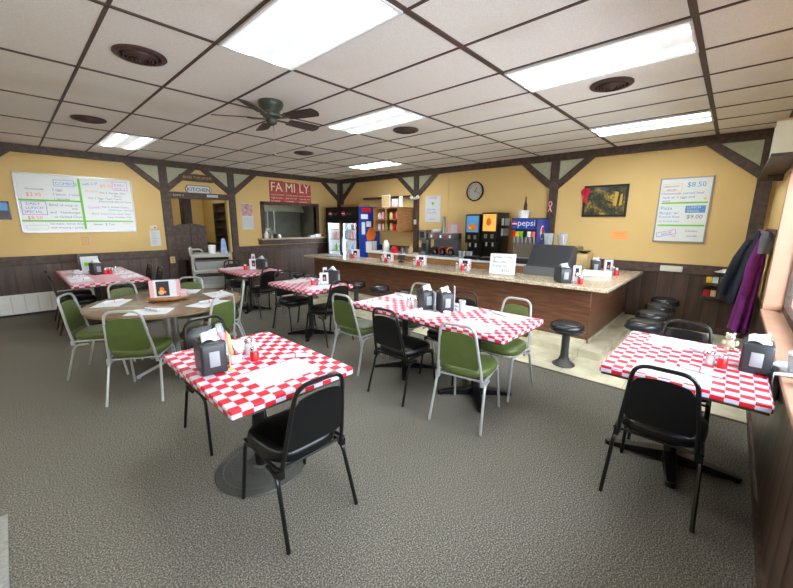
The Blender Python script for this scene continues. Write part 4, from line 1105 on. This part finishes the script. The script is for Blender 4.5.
# landscape picture
t = wall_thing('landscape_picture', 'dark framed picture of golden trees with a red ribbon at its corner', 'picture', 'B', -2.04, 1.745)
fr = MB(); outline(fr, 0, .68, 0, .53, .035, 0, .03); fr.build('frame', 'black', t)
def m_land():
    m, nt, b = new_mat('golden_landscape'); v, s = objxyz(nt)
    n = noise(nt, v, 5, 5); n2 = noise(nt, v, 30, 4)
    f = mth(nt, 'ADD', mth(nt, 'MULTIPLY', n, .65), mth(nt, 'MULTIPLY', n2, .35))
    nt.links.new(ramp(nt, f, [(.38, srgb(22, 26, 26)), (.48, srgb(54, 56, 44)), (.56, srgb(128, 108, 44)), (.64, srgb(206, 176, 80)), (.74, srgb(90, 90, 100))]), b.inputs['Base Color']); b.inputs['Roughness'].default_value = .3
    return m
MB().box(.03, .65, .03, .50, .0, .015).build('picture', m_land(), t)
q = MB(); q.use('ochre').prism([(.47, .2), (.52, .17), (.54, .40), (.49, .42)], .015, .017).prism([(.56, .17), (.60, .2), (.60, .38), (.57, .36)], .015, .017); q.use('blue').ball(.30, .46, .015, .05, .015, .002); q.build('highlights', None, t)
t = wall_thing('rosette_ribbon', 'red award rosette pinned on the upper left corner of the landscape picture', 'ribbon', 'B', -2.01, 2.17, out=.035)
r_ = MB()
for k in range(14):
    a = 2*PI*k/14; r_.at(0, 0, .004*(k % 2), a).prism([(0, -.012), (.068, -.02), (.074, 0), (.068, .02), (0, .012)], 0, .004)
r_.build('rosette', 'ribbon', t); MB().prism([(-.04, -.20), (-.005, -.17), (.01, -.02), (-.02, -.02)], 0, .004).prism([(.0, -.17), (.045, -.19), (.02, -.02), (-.01, -.02)], .001, .005).build('tails', 'ribbon', t)
# awareness ribbon on post
t = wall_thing('pink_ribbon', 'small looped pink ribbon on the dark post above the soda fountain', 'ribbon', 'B', -2.60, 1.93, out=.056)
MB().tube([(-.035, -.09, .004), (.03, .05, .004), (.02, .09, .004), (0, .10, .004), (-.02, .09, .004), (-.03, .05, .004), (.035, -.09, .006)], .010, 6).build('loop', 'pinkpaper', t)
# outlet box on rail
t = MB().rbox(XB-.10, XB-.045, .50, .78, .90, .985, .006).build('junction_box', 'cream'); tag(t, 'long cream junction box on the chair rail under the tall whiteboard', 'electrical box')
# wall A things
t = wall_thing('family_sign', 'red distressed three-panel wall sign reading FAMILY above the serving window', 'sign', 'A', 4.79, 2.05)
for k, s_ in enumerate(('FA', 'MI', 'LY')):
    x0 = k*.42; p = MB(); p.box(x0, x0+.405, 0, .63-.02*k, 0.002, .02); p = p.build('panel', mat('red_sign_board', (176, 74, 70), .7, noise=.35, nscale=14), t)
    q = MB(); q.use(mat('cream_lettering', (240, 226, 200), .6)).text(s_, .33, x0+.02, .36, .021, 0, .004, sx=.92 if s_ != 'MI' else .95)
    for i, s2 in enumerate(('love one another', 'laugh and share', 'be thankful')): q.text(s2, .055, x0+.03, .26-.08*i, .021)
    q.build('lettering', None, p)
t = wall_thing('kitchen_sign', 'white plaque with black border reading KITCHEN over the doorway', 'sign', 'A', 3.08, 2.325)
pl = lambda sx, sy: [(-sx+.04, -sy), (sx-.04, -sy), (sx-.03, -sy+.02), (sx, 0-.02), (sx, .02), (sx-.03, sy-.02), (sx-.04, sy), (-sx+.04, sy), (-sx+.03, sy-.02), (-sx, .02), (-sx, -.02), (-sx+.03, -sy+.02)]
MB().prism(pl(.27, .09), 0, .012).build('border', 'blackink', t); MB().prism(pl(.258, .078), .012, .015).build('plaque', 'paper', t)
MB().text('KITCHEN', .115, 0, -.04, .0155, 0, .001, 'CENTER').build('lettering', 'blackink', t)
t = wall_thing('wooden_sign', 'dark carved wooden sign hanging over the kitchen plaque', 'sign', 'A', 3.06, 2.575, out=.052)
MB().prism([(-.36, -.07), (-.30, -.08), (.30, -.09), (.38, -.06), (.37, .05), (.28, .06), (0, .075), (-.3, .06), (-.37, .04)], 0, .02).build('board', 'beam', t)
MB().text('BLESS THIS HOME', .075, 0, -.025, .0205, 0, .002, 'CENTER').build('lettering', 'ochre', t)
t = wall_thing('lintel_notice', 'small white strip notice on the kitchen door lintel', 'notice', 'A', 3.35, 2.195, out=.051); MB().box(-.12, .12, -.028, .028, 0, .003).build('strip', 'paper', t); MB().text('EMPLOYEES', .036, 0, -.012, .0035, 0, .001, 'CENTER').build('lettering', 'ink', t)
t = wall_thing('lintel_lettering', 'white handwritten letters on the left of the kitchen door lintel', 'lettering', 'A', 2.55, 2.17, out=.051); MB().text('Lower it', .06, 0, 0, .0, 0, .002).build('lettering', 'paper', t)
t = wall_thing('wall_calendar', 'wall calendar with a reddish photo above a white date sheet', 'calendar', 'A', 4.02, 1.44)
MB().box(0, .285, 0, .63, 0, .006).build('sheet', 'paper', t); q = MB(); q.use(mat('calendar_photo', (190, 150, 150), .5, noise=.5, nscale=12)).box(.006, .279, .33, .62, .006, .008); q.build('photo', None, t)
q = MB()
for i in range(8): q.box(.02+.035*i-.001, .02+.035*i+.001, .03, .28, .006, .0068)
for i in range(6): q.box(.02, .265, .03+.05*i-.001, .03+.05*i+.001, .006, .0068)
q.build('date_grid', 'ink', t)
t = wall_thing('framed_photo', 'small dark framed photograph at the far left edge of the wall', 'picture', 'A', -.16, 1.64)
fr = MB(); outline(fr, 0, .26, 0, .30, .022, 0, .025); fr.build('frame', 'black', t); q = MB(); q.use('skyblue').box(.02, .24, .15, .28, 0, .01).use('greycloth').box(.02, .24, .02, .15, 0, .01); q.build('photo', None, t)
t = wall_thing('small_notice', 'small square notice with a red outline under the wide whiteboard', 'notice', 'A', .94, 1.18); MB().box(0, .11, 0, .15, 0, .003).build('sheet', 'tan', t); q = MB(); outline(q, .004, .106, .004, .146, .006, .003, .004); q.text('1', .07, .04, .05, .0035); q.build('red_print', 'redink', t)
t = wall_thing('paper_notice', 'white printed paper notice on the wall left of the kitchen door', 'notice', 'A', 2.04, 1.115); MB().box(0, .19, 0, .32, 0, .003).build('sheet', 'paper', t); q = MB()
for i in range(8): q.text(('PLEASE', 'wait to be', 'seated', 'thank you', 'open daily', 'breakfast', 'and lunch', 'all day')[i], .024, .03, .28-.034*i, .0035)
q.build('lettering', 'ink', t)
t = wall_thing('thermostat', 'small white thermostat above the paper notice', 'thermostat', 'A', 2.12, 1.50); MB().rbox(-.065, .065, -.035, .035, 0, .025, .006).build('case', 'cream', t); MB().box(.01, .04, -.02, .01, .025, .027).build('dial', 'ink', t)
t = wall_thing('wall_outlet', 'tan outlet plate low on the dark post left of the kitchen door', 'outlet', 'A', 2.395, .80, out=.056); MB().box(-.045, .045, -.07, .07, 0, .006).build('plate', 'tan', t); MB().box(-.018, .018, .01, .045, .006, .008).box(-.018, .018, -.045, -.01, .006, .008).build('sockets', 'tanwood', t)
# heater
t = thing('baseboard_heater', 'long white baseboard heater along the left wall', 'heater', (0, YA-.015, 0))
MB().box(-1.7, 1.0, -.06, 0, .05, .36).box(-1.7, 1.0, -.075, -.05, .35, .375).box(-1.7, 1.0, -.075, -.05, .04, .065).build('cover', 'white', t)
q = MB()
for i in range(16): q.box(-1.6+.165*i, -1.585+.165*i, -.066, -.058, .06, .35)
q.build('ribs', 'cream', t)

# saloon doors
for x0, x1, lab in ((2.50, 2.82, 0), (2.83, 3.16, 1)):
    s = MB(); s.T = WA @ Matrix.Translation((0, 0, -.03))
    n = 8; top = [(x0+(x1-x0)*i/n, 1.52+.06*math.sin(PI*(i/n*.5+(.0 if lab == 0 else .5)))) for i in range(n+1)]
    s.prism([(x0, .78), (x1, .78)]+top[::-1], 0, .03)
    s.prism([(x0+.04, .84), (x1-.04, .84), (x1-.04, 1.44), (x0+.04, 1.44)], .03, .038)
    s.build('swing_leaf', 'beam', door, bevel=.004)
# kitchen contents
t = thing('storage_cabinet', 'tall dark cabinet seen through the kitchen doorway', 'cabinet'); MB().box(3.12, 3.30, 10.2, 10.5, 0, 2.35).build('case', 'beam', t)
t = thing('spice_rack', 'dark narrow rack on the right wall inside the kitchen doorway', 'rack'); s = MB(); s.box(4.06, 4.19, 9.75, 9.79, .8, 2.1).box(4.06, 4.19, 10.8, 10.84, .8, 2.1).box(4.17, 4.19, 9.75, 10.84, .8, 2.1)
for i in range(7): s.box(4.06, 4.19, 9.75, 10.84, .8+.215*i, .83+.215*i)
s.build('shelves', 'beam', t)
t = thing('kitchen_counter', 'steel work counter inside the kitchen behind the serving window', 'counter'); MB().box(4.4, 7.5, 11.3, 11.95, .0, .9).box(4.35, 7.55, 11.25, 11.95, .9, .94).build('counter', 'kitchensteel', t)
t = thing('range_hood', 'grey steel hood wall seen through the serving window', 'range hood'); MB().box(4.4, 7.5, 11.85, 11.97, .94, 2.5).add([(4.8, 11.1, 1.95), (7.2, 11.1, 1.95), (7.2, 11.85, 1.95), (4.8, 11.85, 1.95), (4.8, 11.5, 2.55), (7.2, 11.5, 2.55), (7.2, 11.85, 2.55), (4.8, 11.85, 2.55)], [(0, 3, 2, 1), (4, 5, 6, 7), (0, 1, 5, 4), (1, 2, 6, 5), (2, 3, 7, 6), (3, 0, 4, 7)]).build('hood', 'kitchensteel', t)
t = thing('dish_rack', 'wire shelf of white dishes inside the serving window', 'shelf', (5.0, 10.2, 0)); s = MB()
for x in (-.45, .45):
    for y in (-.2, .2): s.cyl(x, y, 0, 2.0, .012, 8)
for z in (.9, 1.35, 1.75): s.box(-.46, .46, -.21, .21, z, z+.015)
s.build('rack', 'steel', t)
for i, (x, z) in enumerate(((-.3, 1.765), (-.1, 1.765), (.1, 1.765), (-.2, 1.365), (.15, 1.365), (.3, 1.365))):
    t = MB().lathe([(.05, 0), (.11, .03), (.12, .04), (.11, .07), (.1, .075)], 16).build('dish', 'white'); t.location = (5.0+x, 10.2, z); tag(t, 'white dish on the wire shelf inside the serving window', 'dish', 'white dishes in the kitchen')
t = thing('ceiling_light', 'fluorescent lamp on the kitchen ceiling', 'ceiling light', (3.2, 10.6, 2.6)); MB().box(-.6, .6, -.15, .15, -.06, 0).build('lamp', mat('kitchen_lamp', (255, 250, 235), .4, emit=2.8), t)
t = thing('ceiling_light', 'fluorescent lamp on the kitchen ceiling behind the serving window', 'ceiling light', (5.8, 10.2, 2.6)); MB().box(-.6, .6, -.15, .15, -.06, 0).build('lamp', _mc['kitchen_lamp'], t)
# things on serving sill
SZ = PZ0+.006
for k, (x, y, r, hh, m_) in enumerate(((4.55, 8.80, .05, .20, 'white'), (4.68, 8.78, .04, .11, 'steel'), (4.80, 8.80, .05, .12, 'darkplastic'), (4.92, 8.8, .045, .10, 'white'))):
    t = MB().lathe([(r, 0), (r, hh*.6), (r*.5, hh*.8), (r*.5, hh)], 14).build('condiment_bottle', m_); t.location = (x, y, SZ); tag(t, ('tall white bottle at the left end of the serving sill', 'steel cup next to the white bottle on the serving sill', 'dark jar on the serving sill', 'short white jar on the serving sill, rightmost of its group')[k], 'bottle', 'containers on the serving sill')
for k, x in enumerate((5.9, 6.08)):
    t = MB().rbox(x-.08, x+.08, 8.70, 8.86, SZ, SZ+.05+.03*k, .008).build('order_pad_stack', 'paper'); tag(t, ('left stack of white order pads on the serving sill', 'right taller stack of white order pads on the serving sill')[k], 'paper stack', 'order pads on the serving sill')
t = MB().lathe([(.04, 0), (.045, .08), (.02, .1)], 12).build('red_jar', 'red'); t.location = (6.3, 8.78, SZ); tag(t, 'small red jar at the right end of the serving sill', 'jar')

# bus cart
t = thing('bus_cart', 'grey plastic three-shelf utility cart with grey bins beside the kitchen door', 'cart', (2.84, 7.88, 0), math.radians(-22))
cw, cd = .36, .22
for z in (.30, .61, .93): 
    s = MB(); s.rbox(-cw, cw, -cd, cd, z-.02, z+.01, .01); s.rbox(-cw, cw, -cd, -cd+.02, z, z+.06, .006).rbox(-cw, cw, cd-.02, cd, z, z+.06, .006).rbox(-cw, -cw+.02, -cd, cd, z, z+.06, .006).rbox(cw-.02, cw, -cd, cd, z, z+.06, .006); s.build('shelf', 'bluebin', t)
for sx in (-1, 1):
    for sy in (-1, 1):
        MB().box(sx*(cw-.02)-.02, sx*(cw-.02)+.02, sy*(cd-.02)-.02, sy*(cd-.02)+.02, .07, .95).build('post', 'bluebin', t)
        MB().at(sx*(cw-.04), sy*(cd-.04), .035, 0, PI/2).cyl(0, 0, -.012, .012, .034, 14).build('caster', 'darkplastic', t)
MB().tube(fillet([(-cw, -cd+.02, .95), (-cw-.02, -cd+.02, 1.1), (-cw-.02, cd-.02, 1.1), (-cw, cd-.02, .95)], .05, 4), .018, 8).tube(fillet([(-cw, -cd+.02, 1.08), (-cw+.2, -cd+.02, 1.08), (-cw+.22, -cd+.02, .95)], .05, 4), .016, 8).build('handle', 'bluebin', t)
import mathutils
def on_cart(x, y): a = math.radians(-22); return (2.84+x*math.cos(a)-y*math.sin(a), 7.88+x*math.sin(a)+y*math.cos(a))
for k, z in enumerate((.311, .621)):
    X_, Y_ = on_cart(0, 0); o = thing('bus_bin', ('grey bus tub on the lower shelf of the cart', 'grey bus tub on the middle shelf of the cart')[k], 'tub', (X_, Y_, z), math.radians(-22), 'grey bus tubs')
    MB().prism([(-.27, -.17), (.27, -.17), (.27, .17), (-.27, .17)], .0, .20, [(-.30, -.19), (.30, -.19), (.30, .19), (-.30, .19)]).build('tub', 'bin', o); s = MB(); outline(s, -.315, .315, -.195, .195, .02, .195, .21); s.build('rim', 'bluebin', o)
X_, Y_ = on_cart(.02, .0); t = MB().lathe([(.06, 0), (.075, .22), (.07, .22), (.056, .01)], 18).build('plastic_pitcher', 'white'); t.location = (X_, Y_, .93); tag(t, 'white plastic pitcher on top of the bus cart', 'pitcher')
X_, Y_ = on_cart(.24, .04); t = MB()
t.at(0, 0, 0, .5).grid(lambda u, v: ((.09-.05*v)*math.cos(2*PI*u)*(1+.12*math.sin(9*u*PI)), (.07-.03*v)*math.sin(2*PI*u), .33*v+.02*math.sin(u*12)*v), 18, 6)
t = t.build('cleaning_rag', mat('blue_white_rag', (150, 178, 220), .8, noise=.3, nscale=14), solid=.004); t.location = (X_, Y_, .932); tag(t, 'blue and white cloth standing bunched on top of the bus cart', 'cloth')

# ------------------------------------------------------------------ right corner: shelf, coats, rack, sill things
t = thing('high_wall_shelf', 'high brown shelf along the window wall above the coats', 'shelf'); MB().box(4.46, 6.85, YC+.001, -.14, 2.19, 2.215).build('board', 'beam', t)
for x in (6.1,): MB().box(x-.012, x+.012, YC+.001, -.20, 2.12, 2.19).build('bracket', 'beam', t)
for i in range(5):
    t = MB().at(4.55+.10*i, -.235, 2.216, .1*(i % 3)-.1, 0, .12*(i % 2)).box(-.008, .008, -.09, .09, 0, .26+.03*(i % 3)).build('binder', ('cream', 'paper', 'tan')[i % 3]); tag(t, 'upright pale folder on the high brown shelf', 'folder', 'folders on the high shelf')
t = thing('coat_rack', 'brown coat hook board on the window wall near the corner', 'coat rack'); MB().box(5.3, 6.9, YC+.001, YC+.02, 1.50, 1.58).build('board', 'beam', t)
for x in (5.4, 5.7, 6.0, 6.3, 6.6): MB().tube(fillet([(x, YC+.02, 1.55), (x, YC+.09, 1.52), (x, YC+.10, 1.57)], .02, 3), .006, 6).build('hook', 'steel', t)
def coat(cx, cy, ztop, zbot, wx, wy, flare, folds, ph, sk=0, n=40, m=16, tox=0):
    def fn(u, v):
        a = 2*PI*u; z = ztop+(zbot-ztop)*v
        k = (.35+.65*min(1, v*3.2)**.7)*(1+flare*v)
        f = 1+.13*math.sin(folds*a+ph)*(.3+v)+.04*math.sin(2*folds*a+3*v)
        return (cx+wx*k*f*math.cos(a)+tox*v, cy+sk*v+wy*k*f*math.sin(a), z)
    g = MB().grid(fn, n, m); k0 = len(g.v)
    g.add([fn(i/n, 0) for i in range(n)], [tuple(range(n))]); g.add([fn(i/n, 1) for i in range(n)], [tuple(range(n-1, -1, -1))])
    return g
t = thing('purple_coat', 'long purple coat hanging from the hook board beside the window', 'coat', (0, 0, 0))
coat(5.72, -.262, 1.57, .42, .15, .055, .55, 5, .3, .07).build('body', 'purple', t)
MB().tube([(5.62, -.24, 1.44), (5.54, -.20, 1.2), (5.52, -.18, .85)], [.035, .05, .04], 10).build('sleeve', 'purple', t)
t = thing('navy_jacket', 'dark navy jacket hanging behind the purple coat', 'coat', (0, 0, 0))
coat(6.35, -.235, 1.56, .66, .16, .075, .75, 4, 1.3, .13).build('body', 'navy', t)
MB().tube([(6.28, -.17, 1.44), (6.24, -.09, 1.2), (6.22, .0, .80), (6.22, .01, .74)], [.045, .06, .055, .05], 10).build('sleeve', 'navy', t)
t = thing('grey_hood', 'grey cloth cap hanging from the hook board above the purple coat', 'cap', (0, 0, 0)); coat(5.42, -.265, 1.56, 1.33, .08, .055, .0, 3, .5, 0).build('cap', 'greycloth', t)
# wall rack
t = thing('wall_rack', 'small dark wall rack holding colourful packets under the chair rail', 'rack', (XB-.014, .10, .52))
s = MB(); s.box(-.01, 0, -.13, .13, 0, .42)
for z in (.0, .2): s.box(-.11, 0, -.13, .13, z, z+.015).box(-.11, -.10, -.13, .13, z, z+.06)
s.build('frame', 'beam', t)
for i, (y, z, m_) in enumerate(((-.08, .015, 'red'), (0, .015, 'tan'), (.08, .015, 'red'), (-.08, .215, 'midgrey'), (0, .215, 'paper'), (.07, .215, 'yellow'))):
    o = MB().rbox(-.035, .035, -.032, .032, 0, .13, .008).build('snack_packet', m_); o.location = (XB-.014-.055, .10+y, .52+z+.001)
    tag(o, ('red packet at the right of the lower rack shelf', 'tan packet in the middle of the lower rack shelf', 'red packet at the left of the lower rack shelf', 'grey packet at the right of the upper rack shelf', 'white packet in the middle of the upper rack shelf', 'yellow packet at the left of the upper rack shelf')[i], 'packet', 'packets in the wall rack')
t = MB().lathe([(.10, 0), (.11, .006), (.05, .03), (.02, .05)], 20).build('white_lid', 'white'); t.location = (XB-.125, .02, .945); tag(t, 'white domed lid on top of the small wall rack', 'lid')
# sill clutter
t = thing('plastic_container', 'clear plastic tub on the window sill beside the window table', 'container', (2.95, -.375, WZ0))
t.scale = (.7, .7, .9); MB().lathe([(.055, 0), (.07, .12), (.066, .12), (.052, .004)], 24).build('tub', 'frostplastic', t); MB().lathe([(.072, .118), (.074, .132), (.06, .138)], 24).build('lid', 'white', t)
t = thing('paper_bag', 'crumpled white paper and lace hanging over the window sill edge', 'paper', (0, 0, 0))
MB().grid(lambda u, v: (2.84+.30*u, YC+.035+.02*math.sin(9*u+3*v)-(.16*(1-v) if v < .4 else .064*0), (.815 if v < .35 else .815-(v-.35)*.28)+.012*math.sin(14*u)*v), 14, 10).build('sheet', 'paper', t, solid=.003)
t = thing('sugar_caddy', 'small box of pale blue packets on the window sill', 'caddy', (2.72, -.39, WZ0))
t.scale = (.8, .8, .8); MB().box(-.06, .06, -.04, .04, 0, .05).build('caddy', 'white', t)
p = MB(); 
for k in range(8): p.box(-.05+.013*k, -.043+.013*k, -.034, .034, .01, .08)
p.build('packets', 'skyblue', t)
# mat at the lower left corner of the picture
t = MB().rbox(-1.3, -.215, 1.2, 2.78, 0.0, .012, .004).build('entrance_mat', 'matgrey'); tag(t, 'light grey floor mat at the lower left corner', 'mat')

# ------------------------------------------------------------------ lights
w = bpy.data.worlds.new('sky'); sc.world = w; w.use_nodes = True
bg = w.node_tree.nodes['Background']
st_ = w.node_tree.nodes.new('ShaderNodeTexSky'); st_.sky_type = 'HOSEK_WILKIE'; st_.turbidity = 5
st_.sun_direction = Vector((.3, .6, .7)).normalized()
w.node_tree.links.new(st_.outputs[0], bg.inputs['Color']); bg.inputs['Strength'].default_value = 3
al = bpy.data.lights.new('window_daylight', 'AREA'); al.shape = 'RECTANGLE'; al.size = 5.4; al.size_y = 2.2; al.energy = 300; al.color = (.86, .93, 1)
ao = bpy.data.objects.new('window_daylight', al); COL.objects.link(ao); ao.location = (2.0, YC-1.4, 1.9); ao.rotation_euler = (math.radians(90), 0, 0)

# ------------------------------------------------------------------ camera
yaw, pit, rol, f = .7478, -.1982, .0055, 357.73
fw = Vector((math.cos(yaw)*math.cos(pit), math.sin(yaw)*math.cos(pit), math.sin(pit)))
rt = Vector((math.sin(yaw), -math.cos(yaw), 0)); up = rt.cross(fw)
c_, s_ = math.cos(rol), math.sin(rol); r2 = c_*rt+s_*up; u2 = -s_*rt+c_*up
cam = bpy.data.cameras.new('camera'); cam.sensor_width = 36; cam.lens = 36*f/793; cam.clip_start = .05; cam.clip_end = 100
co_ = bpy.data.objects.new('camera', cam); COL.objects.link(co_)
co_.matrix_world = Matrix(((r2.x, u2.x, -fw.x, 0), (r2.y, u2.y, -fw.y, 0), (r2.z, u2.z, -fw.z, CAMZ), (0, 0, 0, 1)))
sc.camera = co_
vs_ = sc.view_settings; vs_.view_transform = 'Standard'; vs_.look = 'None'; vs_.gamma = 1; vs_.use_curve_mapping = False; vs_.exposure = 1.22
